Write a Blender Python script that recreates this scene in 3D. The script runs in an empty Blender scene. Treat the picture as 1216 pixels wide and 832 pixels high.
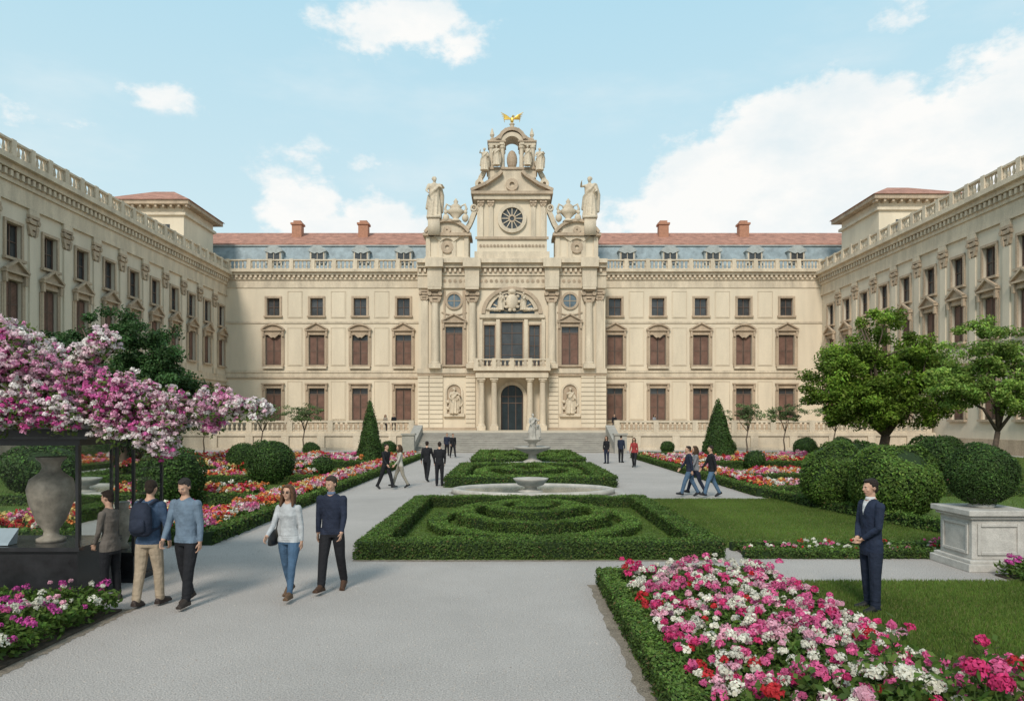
import bpy, math, random, numpy as np
from mathutils import Vector, Matrix
R=random.Random(7)
rng=np.random.default_rng(5)
scene=bpy.context.scene
COL=scene.collection
# ---------------------------------------------------------------- helpers
def link(o,parent=None):
    COL.objects.link(o)
    if parent: o.parent=parent
    return o
def empty(name,loc=(0,0,0),rot=0,s=1):
    e=bpy.data.objects.new(name,None); e.location=loc; e.rotation_euler=(0,0,rot); e.scale=(s,s,s)
    e.empty_display_size=.2
    return link(e)
class MB:
    def __init__(s): s.v=[];s.f=[];s.m=[]
    def face(s,pts,m=0):
        i=len(s.v); s.v.extend([tuple(p) for p in pts]); s.f.append(tuple(range(i,i+len(pts)))); s.m.append(m)
    def hexa(s,P,m=0):
        i=len(s.v); s.v.extend([tuple(p) for p in P])
        for q in ((0,3,2,1),(4,5,6,7),(0,1,5,4),(1,2,6,5),(2,3,7,6),(3,0,4,7)):
            s.f.append(tuple(i+k for k in q)); s.m.append(m)
    def box(s,F,u0,u1,v0,v1,z0,z1,m=0):
        s.hexa([F(u0,v0,z0),F(u1,v0,z0),F(u1,v1,z0),F(u0,v1,z0),F(u0,v0,z1),F(u1,v0,z1),F(u1,v1,z1),F(u0,v1,z1)],m)
    def extr(s,F,pts,v0,v1,m=0):
        n=len(pts); i=len(s.v)
        s.v.extend([F(a,v0,b) for a,b in pts]); s.v.extend([F(a,v1,b) for a,b in pts])
        s.f.append(tuple(range(i,i+n))); s.f.append(tuple(range(i+2*n-1,i+n-1,-1))); s.m+= [m,m]
        for k in range(n):
            j=(k+1)%n; s.f.append((i+k,i+n+k,i+n+j,i+j)); s.m.append(m)
    def arc(s,F,cu,cz,r0,r1,a0,a1,v0,v1,n=16,m=0,e=1.0):
        for k in range(n):
            a=a0+(a1-a0)*k/n; b=a0+(a1-a0)*(k+1)/n
            s.extr(F,[(cu+r0*math.cos(a),cz+e*r0*math.sin(a)),(cu+r1*math.cos(a),cz+e*r1*math.sin(a)),
                      (cu+r1*math.cos(b),cz+e*r1*math.sin(b)),(cu+r0*math.cos(b),cz+e*r0*math.sin(b))],v0,v1,m)
    def strip(s,F,pl,t,v0,v1,m=0):
        for (a,b),(c,d) in zip(pl[:-1],pl[1:]):
            L=math.hypot(c-a,d-b) or 1; nx,nz=-(d-b)/L*t/2,(c-a)/L*t/2
            s.extr(F,[(a-nx,b-nz),(c-nx,d-nz),(c+nx,d+nz),(a+nx,b+nz)],v0,v1,m)
    def loft(s,rings,n=12,m=0):
        i=len(s.v)
        for c,ax,ay in rings:
            c=Vector(c);ax=Vector(ax);ay=Vector(ay)
            for k in range(n):
                a=2*math.pi*k/n; s.v.append(tuple(c+ax*math.cos(a)+ay*math.sin(a)))
        for r in range(len(rings)-1):
            for k in range(n):
                j=(k+1)%n; s.f.append((i+r*n+k,i+r*n+j,i+(r+1)*n+j,i+(r+1)*n+k)); s.m.append(m)
        s.f.append(tuple(i+k for k in range(n-1,-1,-1))); s.m.append(m)
        e=i+(len(rings)-1)*n; s.f.append(tuple(e+k for k in range(n))); s.m.append(m)
    def lathe(s,c,prof,n=12,m=0):
        s.loft([((c[0],c[1],c[2]+z),(r,0,0),(0,r,0)) for r,z in prof],n,m)
    def tube(s,pts,rad,n=8,m=0,rnd=True):
        P=[Vector(p) for p in pts]; rad=list(rad)
        if rnd:
            t0=(P[0]-P[1]).normalized(); t1=(P[-1]-P[-2]).normalized()
            P=[P[0]+t0*rad[0]*.85,P[0]+t0*rad[0]*.5]+P+[P[-1]+t1*rad[-1]*.5,P[-1]+t1*rad[-1]*.85]
            rad=[rad[0]*.45,rad[0]*.85]+rad+[rad[-1]*.85,rad[-1]*.45]
        rings=[];pr=None
        for i,p in enumerate(P):
            t=(P[min(i+1,len(P)-1)]-P[max(i-1,0)]).normalized()
            if pr is None: pr=t.orthogonal().normalized()
            a=(pr-t*pr.dot(t)).normalized(); pr=a; b=t.cross(a)
            rings.append((p,a*rad[i],b*rad[i]))
        s.loft(rings,n,m)
    def ell(s,c,r,n=12,m=0,M=None):
        c=Vector(c); rings=[]
        M=M or Matrix.Identity(3)
        k=max(6,n//2+2)
        for j in range(k):
            t=math.pi*(j+.35)/(k-.3)
            rings.append((c+M@Vector((0,0,-r[2]*math.cos(t))),M@Vector((r[0]*math.sin(t),0,0)),M@Vector((0,r[1]*math.sin(t),0))))
        s.loft(rings,n,m)
    def mesh(s,name,mats,smooth=False):
        me=bpy.data.meshes.new(name); me.from_pydata(s.v,[],s.f)
        for mt in mats: me.materials.append(mt)
        if len(mats)>1: me.polygons.foreach_set('material_index',s.m)
        if smooth: me.polygons.foreach_set('use_smooth',[True]*len(s.f))
        me.update(); return me
    def obj(s,name,mats,parent=None,smooth=False):
        if not isinstance(mats,(list,tuple)): mats=[mats]
        return link(bpy.data.objects.new(name,s.mesh(name,mats,smooth)),parent)
def Fr(o,U,N):
    return lambda u,v,z:(o[0]+u*U[0]+v*N[0],o[1]+u*U[1]+v*N[1],z)
W=Fr((0,0),(1,0),(0,1))
# ---------------------------------------------------------------- materials
def nd(nt,t,**k):
    n=nt.nodes.new(t)
    for a,b in k.items(): setattr(n,a,b)
    return n
def MAT(name,col,var=.15,scale=1.5,rough=.8,bump=0,bscale=30,metal=0,col2=None,spec=.3,wave=None,streak=False,fine=0,bdist=.02):
    m=bpy.data.materials.new(name); m.use_nodes=True; nt=m.node_tree; b=nt.nodes['Principled BSDF']
    b.inputs['Roughness'].default_value=rough; b.inputs['Metallic'].default_value=metal
    b.inputs['Specular IOR Level'].default_value=spec
    tc=nd(nt,'ShaderNodeTexCoord'); L=nt.links.new
    nz=nd(nt,'ShaderNodeTexNoise'); nz.inputs['Scale'].default_value=scale; nz.inputs['Detail'].default_value=8; nz.inputs['Roughness'].default_value=.65
    src=tc.outputs['Object']
    if streak:
        mp=nd(nt,'ShaderNodeMapping'); mp.inputs['Scale'].default_value=(1,1,.22); L(src,mp.inputs[0]); L(mp.outputs[0],nz.inputs['Vector'])
    else: L(src,nz.inputs['Vector'])
    cr=nd(nt,'ShaderNodeValToRGB'); cr.color_ramp.elements[0].position=.3; cr.color_ramp.elements[1].position=.7
    c2=col2 or tuple(c*(1+var) for c in col)
    c1=tuple(c*(1-var) for c in col) if not col2 else col
    cr.color_ramp.elements[0].color=(*c1,1); cr.color_ramp.elements[1].color=(*c2,1)
    L(nz.outputs[0],cr.inputs[0]); out=cr.outputs[0]
    if fine:
        n2=nd(nt,'ShaderNodeTexNoise'); n2.inputs['Scale'].default_value=bscale; n2.inputs['Detail'].default_value=4; L(src,n2.inputs['Vector'])
        mr=nd(nt,'ShaderNodeMapRange'); mr.inputs[1].default_value=.3; mr.inputs[2].default_value=.7; mr.inputs[3].default_value=1-fine; mr.inputs[4].default_value=1+fine; L(n2.outputs[0],mr.inputs[0])
        vm=nd(nt,'ShaderNodeVectorMath',operation='MULTIPLY'); L(out,vm.inputs[0]); L(mr.outputs[0],vm.inputs[1]); out=vm.outputs[0]
    if wave:
        wv=nd(nt,'ShaderNodeTexWave'); wv.wave_type='BANDS'; wv.bands_direction=wave[0]; wv.inputs['Scale'].default_value=wave[1]; wv.inputs['Distortion'].default_value=wave[3] if len(wave)>3 else 0
        L(src,wv.inputs['Vector'])
        mr=nd(nt,'ShaderNodeMapRange'); mr.inputs[3].default_value=1-wave[2]; mr.inputs[4].default_value=1+wave[2]*.5; L(wv.outputs['Fac'],mr.inputs[0])
        vm=nd(nt,'ShaderNodeVectorMath',operation='MULTIPLY'); L(out,vm.inputs[0]); L(mr.outputs[0],vm.inputs[1]); out=vm.outputs[0]
    L(out,b.inputs['Base Color'])
    if bump:
        n3=nd(nt,'ShaderNodeTexNoise'); n3.inputs['Scale'].default_value=bscale; n3.inputs['Detail'].default_value=6; L(src,n3.inputs['Vector'])
        bp=nd(nt,'ShaderNodeBump'); bp.inputs['Strength'].default_value=bump; bp.inputs['Distance'].default_value=bdist
        L(n3.outputs[0],bp.inputs['Height']); L(bp.outputs[0],b.inputs['Normal'])
    return m
def leafmat(name,tr=.35,rough=.6):
    m=bpy.data.materials.new(name); m.use_nodes=True; nt=m.node_tree; b=nt.nodes['Principled BSDF']; L=nt.links.new
    at=nd(nt,'ShaderNodeAttribute'); at.attribute_name='Col'
    L(at.outputs['Color'],b.inputs['Base Color']); b.inputs['Roughness'].default_value=rough; b.inputs['Specular IOR Level'].default_value=.25
    t=nd(nt,'ShaderNodeBsdfTranslucent'); L(at.outputs['Color'],t.inputs['Color'])
    mx=nd(nt,'ShaderNodeMixShader'); mx.inputs[0].default_value=tr
    L(b.outputs[0],mx.inputs[1]); L(t.outputs[0],mx.inputs[2]); L(mx.outputs[0],nt.nodes['Material Output'].inputs[0])
    return m
m_leaf=leafmat('leaf'); m_petal=leafmat('petal',.3,.7)
m_core=MAT('hedge_core',(.018,.035,.01),.4,20,.9)
m_wall=MAT('palace_plaster',(.66,.565,.435),.12,.4,.85,.25,14,streak=True,fine=.06)
m_wall2=MAT('wing_plaster',(.61,.53,.42),.15,.4,.85,.25,14,streak=True,fine=.06)
m_trim=MAT('palace_stone',(.42,.325,.235),.25,.8,.8,.4,9,streak=True,fine=.15,bdist=.05)
m_trimw=MAT('pale_stone',(.575,.485,.37),.22,1.0,.8,.4,12,streak=True,fine=.12,bdist=.04)
m_shut=MAT('brown_shutter',(.18,.10,.075),.3,1.2,.7,wave=('Z',3.2,.45))
m_frame=MAT('window_frame',(.13,.085,.065),.2,2,.6)
m_glass=MAT('window_glass',(.05,.052,.055),.5,.5,.12,spec=.6)
m_bglass=MAT('blue_glass',(.11,.15,.18),.4,.7,.15,spec=.6)
m_door=MAT('door_glass',(.02,.03,.035),.4,.7,.25,spec=.3)
m_tile=MAT('roof_tile',(.40,.20,.145),.4,1.2,.85,.5,10,wave=('X',3,.3,1))
m_lead=MAT('roof_slate',(.25,.30,.32),.3,1.2,.55,.2,8)
m_leadl=MAT('dormer_lead',(.36,.38,.37),.2,2,.6,.2,8)
m_brick=MAT('chimney_brick',(.40,.2,.13),.2,3,.85)
m_gold=MAT('gilding',(.75,.5,.12),.15,5,.35,metal=.9)
m_dark=MAT('black_metal',(.02,.02,.022),.2,4,.4,spec=.5)
m_marble=MAT('fountain_marble',(.42,.39,.345),.25,3,.6,.2,30)
m_ped=MAT('pedestal_stone',(.47,.44,.40),.2,4,.75,.35,40,fine=.1)
m_bark=MAT('bark',(.11,.08,.06),.35,6,.9,.6,20)
m_soil=MAT('soil',(.07,.055,.04),.4,8,.95,.5,40)
# ---------------------------------------------------------------- leaf masses
class Leaf:
    def __init__(s): s.V=[];s.C=[]
    def add(s,C,N,Ln,Wd,cols,A=None):
        n=len(C)
        if n==0: return
        N=N/np.maximum(np.linalg.norm(N,axis=1,keepdims=True),1e-6)
        if A is None: A=rng.normal(size=(n,3))
        A=A-N*(A*N).sum(1,keepdims=True); A/=np.maximum(np.linalg.norm(A,axis=1,keepdims=True),1e-6)
        B=np.cross(N,A)
        Ln=np.broadcast_to(np.asarray(Ln,float).reshape(-1,1),(n,1)); Wd=np.broadcast_to(np.asarray(Wd,float).reshape(-1,1),(n,1))
        V=np.stack([C-A*Ln,C-B*Wd+A*Ln*.1,C+A*Ln,C+B*Wd+A*Ln*.1],1).reshape(-1,3)
        s.V.append(V); s.C.append(np.broadcast_to(cols,(n,3)))
    def obj(s,name,mat,parent=None):
        V=np.concatenate(s.V).astype(np.float32); C=np.concatenate(s.C); n=len(C)
        me=bpy.data.meshes.new(name); me.vertices.add(4*n); me.vertices.foreach_set('co',V.ravel())
        me.loops.add(4*n); me.loops.foreach_set('vertex_index',np.arange(4*n,dtype=np.int32))
        me.polygons.add(n); me.polygons.foreach_set('loop_start',np.arange(0,4*n,4,dtype=np.int32))
        me.update(calc_edges=True)
        a=me.attributes.new('Col','FLOAT_COLOR','FACE')
        cc=np.ones((n,4),np.float32); cc[:,:3]=np.clip(C,0,1); a.data.foreach_set('color',cc.ravel())
        me.materials.append(mat); return link(bpy.data.objects.new(name,me),parent)
def jit(base,n,a=.3,h=.12):
    b=np.asarray(base,float); k=1+a*rng.uniform(-1,1,(n,1)); return b*k*(1+h*rng.uniform(-1,1,(n,3)))
G1=(.092,.155,.030); G2=(.052,.098,.024)
def vnoise(P,s):
    return (np.sin(P[:,0]*s*1.7+1.3)+np.sin(P[:,1]*s*2.1+P[:,2]*s)+np.sin(P[:,2]*s*1.9+P[:,0]*s*.8+2))/3
def hedge(LF,core,pts,w,h,closed=False,dens=1500,ls=.03,base=G1,z0=0):
    P=np.array(pts,float); n=len(P)
    segs=[(i,(i+1)%n) for i in range(n if closed else n-1)]
    nrm=[]
    for a,b in segs:
        d=P[b]-P[a]; d/=np.linalg.norm(d); nrm.append(np.array([-d[1],d[0]]))
    mit=np.zeros((n,2))
    for i in range(n):
        if closed: n1,n2=nrm[i-1],nrm[i]
        else: n1=nrm[max(i-1,0)]; n2=nrm[min(i,len(nrm)-1)]
        mit[i]=(n1+n2)/(1+n1@n2)
    cw=w/2-.03; ch=h-.03
    for (a,b),nn in zip(segs,nrm):
        q=[P[a]-mit[a]*cw,P[b]-mit[b]*cw,P[b]+mit[b]*cw,P[a]+mit[a]*cw]
        core.hexa([(x,y,z0) for x,y in q]+[(x,y,z0+ch) for x,y in q])
        L=np.linalg.norm(P[b]-P[a])
        for kind,area in (('t',L*w),('l',L*h),('r',L*h)):
            k=int(area*dens*(1.0 if kind=='t' else .9)); t=rng.random((k,1))
            if kind=='t': o=rng.uniform(-1,1,(k,1))*w/2; z=np.full((k,1),h)
            else: o=np.full((k,1),(1 if kind=='l' else -1)*w/2); z=rng.random((k,1))*h
            c=P[a]*(1-t)+P[b]*t+(mit[a]*(1-t)+mit[b]*t)*o
            C=np.concatenate([c,z+z0],1)+rng.normal(size=(k,3))*ls*.6
            C[:,2]+=vnoise(C,3)*.03+vnoise(C,9)*.012; C[:,:2]+=(vnoise(C,4.3)*.03)[:,None]
            N=np.zeros((k,3)); 
            if kind=='t': N[:,2]=1
            else: N[:,:2]=nn*(1 if kind=='l' else -1); N[:,2]=.3
            N+=rng.normal(size=(k,3))*.55
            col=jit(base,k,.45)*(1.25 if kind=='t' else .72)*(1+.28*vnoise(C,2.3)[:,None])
            old=rng.random(k)<.03; col[old]=np.array([.16,.12,.05])
            LF.add(C,N,ls*rng.uniform(.7,1.3,k),ls*.5,col)
def topiary(name,x,y,rx,rz,cone=False,dens=700,ls=.05,base=G2,z0=0,parent=None,lump=.04,nm='foliage'):
    e=parent or empty(name,(0,0,0)); lf=Leaf()
    area=4*math.pi*rx*rz if not cone else math.pi*rx*rz*1.2
    n=int(area*dens)
    if not cone:
        d=rng.normal(size=(n,3)); d/=np.linalg.norm(d,axis=1,keepdims=True)
        C=d*np.array([rx,rx,rz]); C[:,2]+=rz; N=d.copy()
        C*= (1+lump*vnoise(C+x,3/rx))[:,None]
    else:
        t=1-np.sqrt(rng.random(n)); a=rng.random(n)*6.283
        r=rx*(1-t)**.8*np.minimum(1,.55+t*6)
        C=np.stack([r*np.cos(a),r*np.sin(a),t*rz],1); N=np.stack([np.cos(a),np.sin(a),np.full(n,.35)],1)
        C[:,:2]*=(1+lump*vnoise(C+x,3))[:,None]
    C+=rng.normal(size=(n,3))*ls*.6+np.array([x,y,z0])
    col=jit(base,n,.45)*(1+.28*vnoise(C,2.5/rx)[:,None])
    new=rng.random(n)<.15; col[new]*=np.array([1.6,1.6,1.3])
    lf.add(C,N+rng.normal(size=(n,3))*.5,ls*rng.uniform(.7,1.3,n),ls*.5,col)
    lf.obj(nm,m_leaf,e)
    c=MB()
    if cone: c.lathe((x,y,z0),[(rx*.5,0),(rx*.86,rz*.08),(rx*.62,rz*.4),(rx*.32,rz*.7),(.03,rz*.96)],14)
    else: c.ell((x,y,z0+rz),(rx*.93,rx*.93,rz*.93),18)
    c.obj('core',m_core,e,True)
    return e
def tree(name,x,y,crowns,ncl,nl,ls,base,cr=.6,tr=.2,flat=.8,z0=0,forks=5,airy=.35):
    e=empty(name); lf=Leaf(); wood=MB()
    cl=[]
    for i in range(ncl):
        cx,cy,cz,rx,ry,rz=crowns[R.randrange(len(crowns))]
        d=rng.normal(size=3); d/=np.linalg.norm(d); d*=rng.random()**airy
        cl.append(np.array([cx+d[0]*rx,cy+d[1]*ry,cz+d[2]*rz]))
    for c in cl:
        k=int(nl*rng.uniform(.5,1.4)); r=cr*rng.uniform(.6,1.25)
        d=rng.normal(size=(k,3)); d/=np.linalg.norm(d,axis=1,keepdims=True); d*=(rng.random((k,1))**.5)
        C=c+d*np.array([r,r,r*flat]); N=d*.6+rng.normal(size=(k,3))*.6+np.array([0,0,.5])
        br=rng.uniform(.55,1.45)
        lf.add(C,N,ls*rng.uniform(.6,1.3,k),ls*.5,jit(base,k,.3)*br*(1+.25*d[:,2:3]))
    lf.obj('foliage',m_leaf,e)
    zl=min(c[2]-c[5]*.5 for c in crowns); fk=Vector((x+.1,y,z0+max(.9,(zl-z0)*.62)))
    wood.tube([(x,y,z0-.1),(x+.05,y,z0+.4),(x-.03,y+.03,z0+.5*(fk.z-z0)+.2),fk],[tr*1.4,tr,tr*.88,tr*.8],10,rnd=False)
    limbs=[]
    for i in range(forks):
        c=crowns[i%len(crowns)]; a=i*2.4+.4
        tip=Vector((c[0]+math.cos(a)*c[3]*.55,c[1]+math.sin(a)*c[4]*.55,c[2]+c[5]*R.uniform(.1,.6)))
        m1=fk.lerp(tip,.33)+Vector((R.uniform(-.2,.2),R.uniform(-.2,.2),R.uniform(.0,.25))); m2=fk.lerp(tip,.68)+Vector((R.uniform(-.25,.25),0,R.uniform(-.1,.2)))
        wood.tube([fk,m1,m2,tip],[tr*.6,tr*.45,tr*.28,tr*.1],7,rnd=False); limbs+= [m1,m2]
    for c in cl[:forks*7]:
        c=Vector(c); b=min(limbs,key=lambda l:(l-c).length); m=b.lerp(c,.5)+Vector((R.uniform(-.1,.1),0,R.uniform(0,.2)))
        wood.tube([b,m,c],[tr*.22,tr*.14,tr*.05],5,rnd=False)
    wood.obj('trunk',m_bark,e,True)
    return e
PINK=(.76,.15,.34); HOT=(.70,.055,.20); RED=(.60,.04,.05); WHT=(.80,.77,.66); LPK=(.82,.44,.54); ORG=(.75,.27,.08); YEL=(.75,.6,.22); MAG=(.60,.09,.36)
def blooms(lf,C,r,K,pal,wts,ps,patch=None):
    n=len(C); pal=np.array(pal)
    if patch is not None:
        v=(vnoise(C,patch)+1)/2+rng.normal(size=n)*.10; idx=np.clip((v*len(pal)).astype(int),0,len(pal)-1)
        sw=rng.random(n)<.2; idx[sw]=rng.choice(len(pal),sw.sum(),p=wts)
    else: idx=rng.choice(len(pal),n,p=wts)
    hc=pal[idx]*rng.uniform(.8,1.15,(n,1))
    d=rng.normal(size=(n,K,3)); d[:,:,2]=np.abs(d[:,:,2])*1.1-.25; d/=np.linalg.norm(d,axis=2,keepdims=True)
    rr=r*rng.uniform(.55,1.3,(n,1,1))
    P=C[:,None,:]+d*rr*rng.uniform(.7,1.05,(n,K,1)); cc=np.repeat(hc,K,0)*rng.uniform(.7,1.15,(n*K,1))
    lf.add(P.reshape(-1,3),d.reshape(-1,3)+rng.normal(size=(n*K,3))*.45,ps*rng.uniform(.7,1.2,n*K),ps*.7,cc)
cmat_stem=MAT('stem',(.07,.12,.03),.2,8,.8)
def bed(name,rects,h,dl,ls,df,r,K,pal,wts,ps,patch=None,hv=.12,green=G1,big=None,gap=-.42):
    e=empty(name); lf=Leaf(); pf=Leaf(); soil=MB()
    for x0,x1,y0,y1 in rects:
        A=(x1-x0)*(y1-y0)
        soil.box(W,x0,x1,y0,y1,.0,.03+R.random()*.006)
        n=int(A*dl); C=np.stack([rng.uniform(x0,x1,n),rng.uniform(y0,y1,n),np.zeros(n)],1)
        top=h*(1+.4*vnoise(C,2.5)); C[:,2]=top*rng.random(n)**.45
        lf.add(C,rng.normal(size=(n,3))*.6+np.array([0,0,.8]),ls*rng.uniform(.6,1.4,n),ls*.55,jit(green,n,.45))
        n=int(A*df); C=np.stack([rng.uniform(x0,x1,n),rng.uniform(y0,y1,n),np.zeros(n)],1)
        keep=(vnoise(C+7,3.1)+rng.normal(size=n)*.35)>gap; C=C[keep]; n=len(C)
        C[:,2]=h*(1+.4*vnoise(C,2.5))*rng.uniform(.85,1.1,n)+hv*rng.random(n)**2
        blooms(pf,C,r,K,pal,wts,ps,patch)
    if big:
        st=MB()
        for (x,y,z,rr,c) in big:
            blooms(pf,np.array([[x,y,z]]),rr,130,[c],[1],.026)
            blooms(pf,np.array([[x,y,z-.01]]),rr*.7,70,[c],[1],.024)
            st.tube([(x+.03,y+.05,0),(x,y,z)],[.007,.005],5,rnd=False)
            for q in range(3):
                k=34; d=rng.normal(size=(k,3))*np.array([.09,.09,.10]); 
                lf.add(np.array([x,y,z*(.45+.18*q)])+d,rng.normal(size=(k,3))+np.array([0,0,.8]),.05*rng.uniform(.6,1.3,k),.027,jit(G1,k,.4))
        st.obj('stems',cmat_stem,e)
    lf.obj('leaves',m_leaf,e); pf.obj('blossoms',m_petal,e); soil.obj('soil',m_soil,e)
    return e
# ---------------------------------------------------------------- ground
m_gravel=MAT('gravel',(.425,.385,.355),.12,.3,.95,1.0,55,fine=.38,bdist=.02)
m_lawn=MAT('lawn',(.070,.120,.020),.25,.6,.95,.8,60,fine=.3,bdist=.03,col2=(.125,.18,.040))
g=MB(); g.face([(-400,-200,0),(400,-200,0),(400,700,0),(-400,700,0)]); g.obj('gravel_ground',m_gravel)
pb=MB()
for i in range(15000):
    y=4.6+11*R.random()**1.3; x=R.uniform(-.62,.62)*y*1.1
    if x>1.3 and y<11.9: continue
    if x<-5.4 and y<12: continue
    if -3.1<x<4.2 and y>13.6: continue
    s=R.uniform(.004,.014); a=R.random()*6.28
    p=[(x+s*math.cos(a+k*2.09)*R.uniform(.7,1.2),y+s*math.sin(a+k*2.09)*R.uniform(.7,1.2),0) for k in range(3)]
    t=(x,y,s*R.uniform(.5,.9)); 
    for k in range(3): pb.face([p[k],p[(k+1)%3],t])
pb.obj('gravel_pebbles',MAT('pebble',(.36,.32,.285),.55,60,.9))
ed=MB()
def edge(p,q,w):
    n=60; L=[];Rr=[]
    d=Vector((q[0]-p[0],q[1]-p[1])); nn=Vector((-d.y,d.x)).normalized()
    for i in range(n+1):
        c=Vector(p)+d*i/n; L.append(c-nn*w*R.uniform(.6,1.4)); Rr.append(c+nn*w*R.uniform(.6,1.4))
    for i in range(n): ed.face([(L[i].x,L[i].y,.004),(L[i+1].x,L[i+1].y,.004),(Rr[i+1].x,Rr[i+1].y,.004),(Rr[i].x,Rr[i].y,.004)])
edge((1.33,3),(1.33,11.6),.09); edge((-5.4,7.2),(-5.4,10.1),.08); edge((-3.03,13.6),(4.15,13.62),.06)
ed.obj('earth_edging',MAT('earth',(.24,.20,.155),.3,6,.95,.8,50,fine=.35))
def lawn(name,rects,dens=0,bh=.045):
    e=empty(name); b=MB(); lf=Leaf()
    for x0,x1,y0,y1 in rects:
        b.box(W,x0,x1,y0,y1,0,.012+R.random()*.004)
        n=int((x1-x0)*(y1-y0)*dens)
        if n:
            C=np.stack([rng.uniform(x0-.03,x1+.03,n),rng.uniform(y0-.03,y1+.03,n),np.full(n,bh*.6)],1); A=rng.normal(size=(n,3))*.4+np.array([0,0,1.])
            N=rng.normal(size=(n,3)); N[:,2]*=.1
            col=jit((.115,.175,.033),n,.35)*(1+.25*vnoise(C,1.1)[:,None]+.12*vnoise(C,3.7)[:,None]); dry=rng.random(n)<.08; col[dry]=(.24,.23,.09)
            lf.add(C,N,bh*rng.uniform(.5,1.4,n),.005,col,A)
    b.obj('turf',m_lawn,e)
    if lf.V: lf.obj('grass_blades',m_leaf,e)
lawn('lawn',[(4.25,12,7.4,11.75)],3800)
lawn('lawn',[(4.3,10.5,15.0,24.3)],1500,.04)
lawn('lawn',[(-34,-7.7,15.5,59),(10.5,37,15,59),(9.7,10.5,25.5,59)],90,.09)
# ---------------------------------------------------------------- parterres
def rect(x0,x1,y0,y1): return [(x0,y0),(x1,y0),(x1,y1),(x0,y1)]
def ellp(cx,cy,a,b,n=36): return [(cx+a*math.cos(2*math.pi*k/n),cy+b*math.sin(2*math.pi*k/n)) for k in range(n)]
def parterre(x0,x1,y0,y1,w,h,rings,dens,ls):
    e=empty('boxwood_parterre'); lf=Leaf(); c=MB(); b=MB(); b.box(W,x0,x1,y0,y1,0,.015)
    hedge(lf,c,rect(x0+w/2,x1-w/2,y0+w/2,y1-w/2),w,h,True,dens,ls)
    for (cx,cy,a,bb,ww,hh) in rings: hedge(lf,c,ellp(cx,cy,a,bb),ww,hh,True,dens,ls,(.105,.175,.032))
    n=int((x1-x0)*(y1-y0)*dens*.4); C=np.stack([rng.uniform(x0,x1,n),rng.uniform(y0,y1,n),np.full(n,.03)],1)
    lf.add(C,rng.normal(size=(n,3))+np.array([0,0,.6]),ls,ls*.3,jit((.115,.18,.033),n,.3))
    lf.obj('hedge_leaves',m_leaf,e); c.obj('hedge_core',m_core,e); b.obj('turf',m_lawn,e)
parterre(-3.0,4.1,13.7,22.3,.5,.34,[(.55,18.2,2.45,2.9,.42,.2),(.55,18.4,1.75,2.1,.4,.36),(.55,18.6,1.0,1.25,.4,.48),(.55,18.7,.3,.35,.4,.5)],1800,.027)
parterre(-2.7,4.2,28.6,38.4,.7,.42,[(.75,33.5,2.2,3.4,.6,.34),(.75,33.5,1.1,1.9,.6,.5)],500,.05)
parterre(-2.4,4.3,42,54,.8,.45,[(1,48,2.0,4.2,.8,.4),(1,48,.8,2.2,.8,.55)],260,.075)
def hedgeobj(paths,dens,ls,name='box_hedge'):
    e=empty(name); lf=Leaf(); c=MB()
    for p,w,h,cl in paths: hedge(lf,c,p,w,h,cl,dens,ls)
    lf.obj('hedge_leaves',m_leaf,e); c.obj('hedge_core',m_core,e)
hedgeobj([([(1.52,3.2),(1.52,11.55),(4.0,11.65)],.26,.26,False)],3200,.024)
hedgeobj([([(4.5,13.9),(9.0,13.9)],.22,.16,False),([(4.5,14.75),(9.2,14.75)],.22,.18,False)],1800,.028)
hedgeobj([([(-6.55,15.3),(-6.55,52)],.3,.3,False),([(-14,15.4),(-6.7,15.4)],.3,.3,False),([(-16,22.5),(-8,22.5)],.4,.35,False),([(-18,30),(-8,30)],.4,.35,False),([(-22,40),(-8,40)],.5,.4,False),([(-24,50),(-7,51.8)],.5,.4,False)],650,.045)
hedgeobj([([(8.75,25.2),(8.75,52)],.3,.3,False),([(8.9,25.3),(18,25.3)],.35,.35,False),([(10.4,15.6),(9.6,20),(8.9,25)],.35,.3,False),([(10,31),(22,31)],.4,.35,False),([(10,40),(26,40)],.5,.4,False),([(9,51.8),(28,50)],.5,.4,False)],650,.045)
# flower beds
bigs=[(3.15,5.75,.62,.10,WHT),(3.32,5.9,.56,.09,WHT),(3.02,5.95,.55,.08,WHT),(3.75,5.8,.64,.08,HOT),(3.9,5.7,.55,.09,HOT),(4.05,5.95,.60,.07,PINK),(4.1,5.6,.42,.09,PINK),(3.45,6.5,.80,.05,PINK),(3.6,5.5,.36,.10,RED),(4.2,6.4,.68,.055,HOT),(3.85,5.45,.34,.09,HOT),(4.35,5.9,.45,.08,WHT),(2.75,5.6,.5,.08,LPK),(2.6,6.1,.52,.07,PINK),(4.5,6.2,.52,.07,RED),(3.6,6.15,.58,.07,PINK),(3.25,6.4,.60,.06,HOT),(2.9,6.5,.55,.06,PINK),(2.45,5.5,.42,.08,WHT),(2.15,5.9,.42,.07,RED),(3.5,5.95,.44,.08,WHT)]
bed('flower_bed',[(1.68,4.15,4.0,11.45),(4.15,9.5,3.4,7.0)],.30,1900,.040,66,.056,52,[RED,HOT,PINK,WHT,LPK,PINK,WHT,HOT],[.1,.14,.17,.17,.12,.1,.12,.08],.021,1.5,.16,big=bigs,gap=-.5)
bed('flower_bed',[(-9.2,-5.45,7.4,10.0)],.28,1700,.042,46,.048,38,[LPK,WHT,MAG,PINK],[.3,.3,.2,.2],.019,1.5,.1)
bed('flower_bed',[(8.3,11.5,10.8,12.3)],.25,1500,.045,50,.05,36,[LPK,WHT,MAG,PINK],[.3,.3,.2,.2],.02,1.5,.1)
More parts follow.
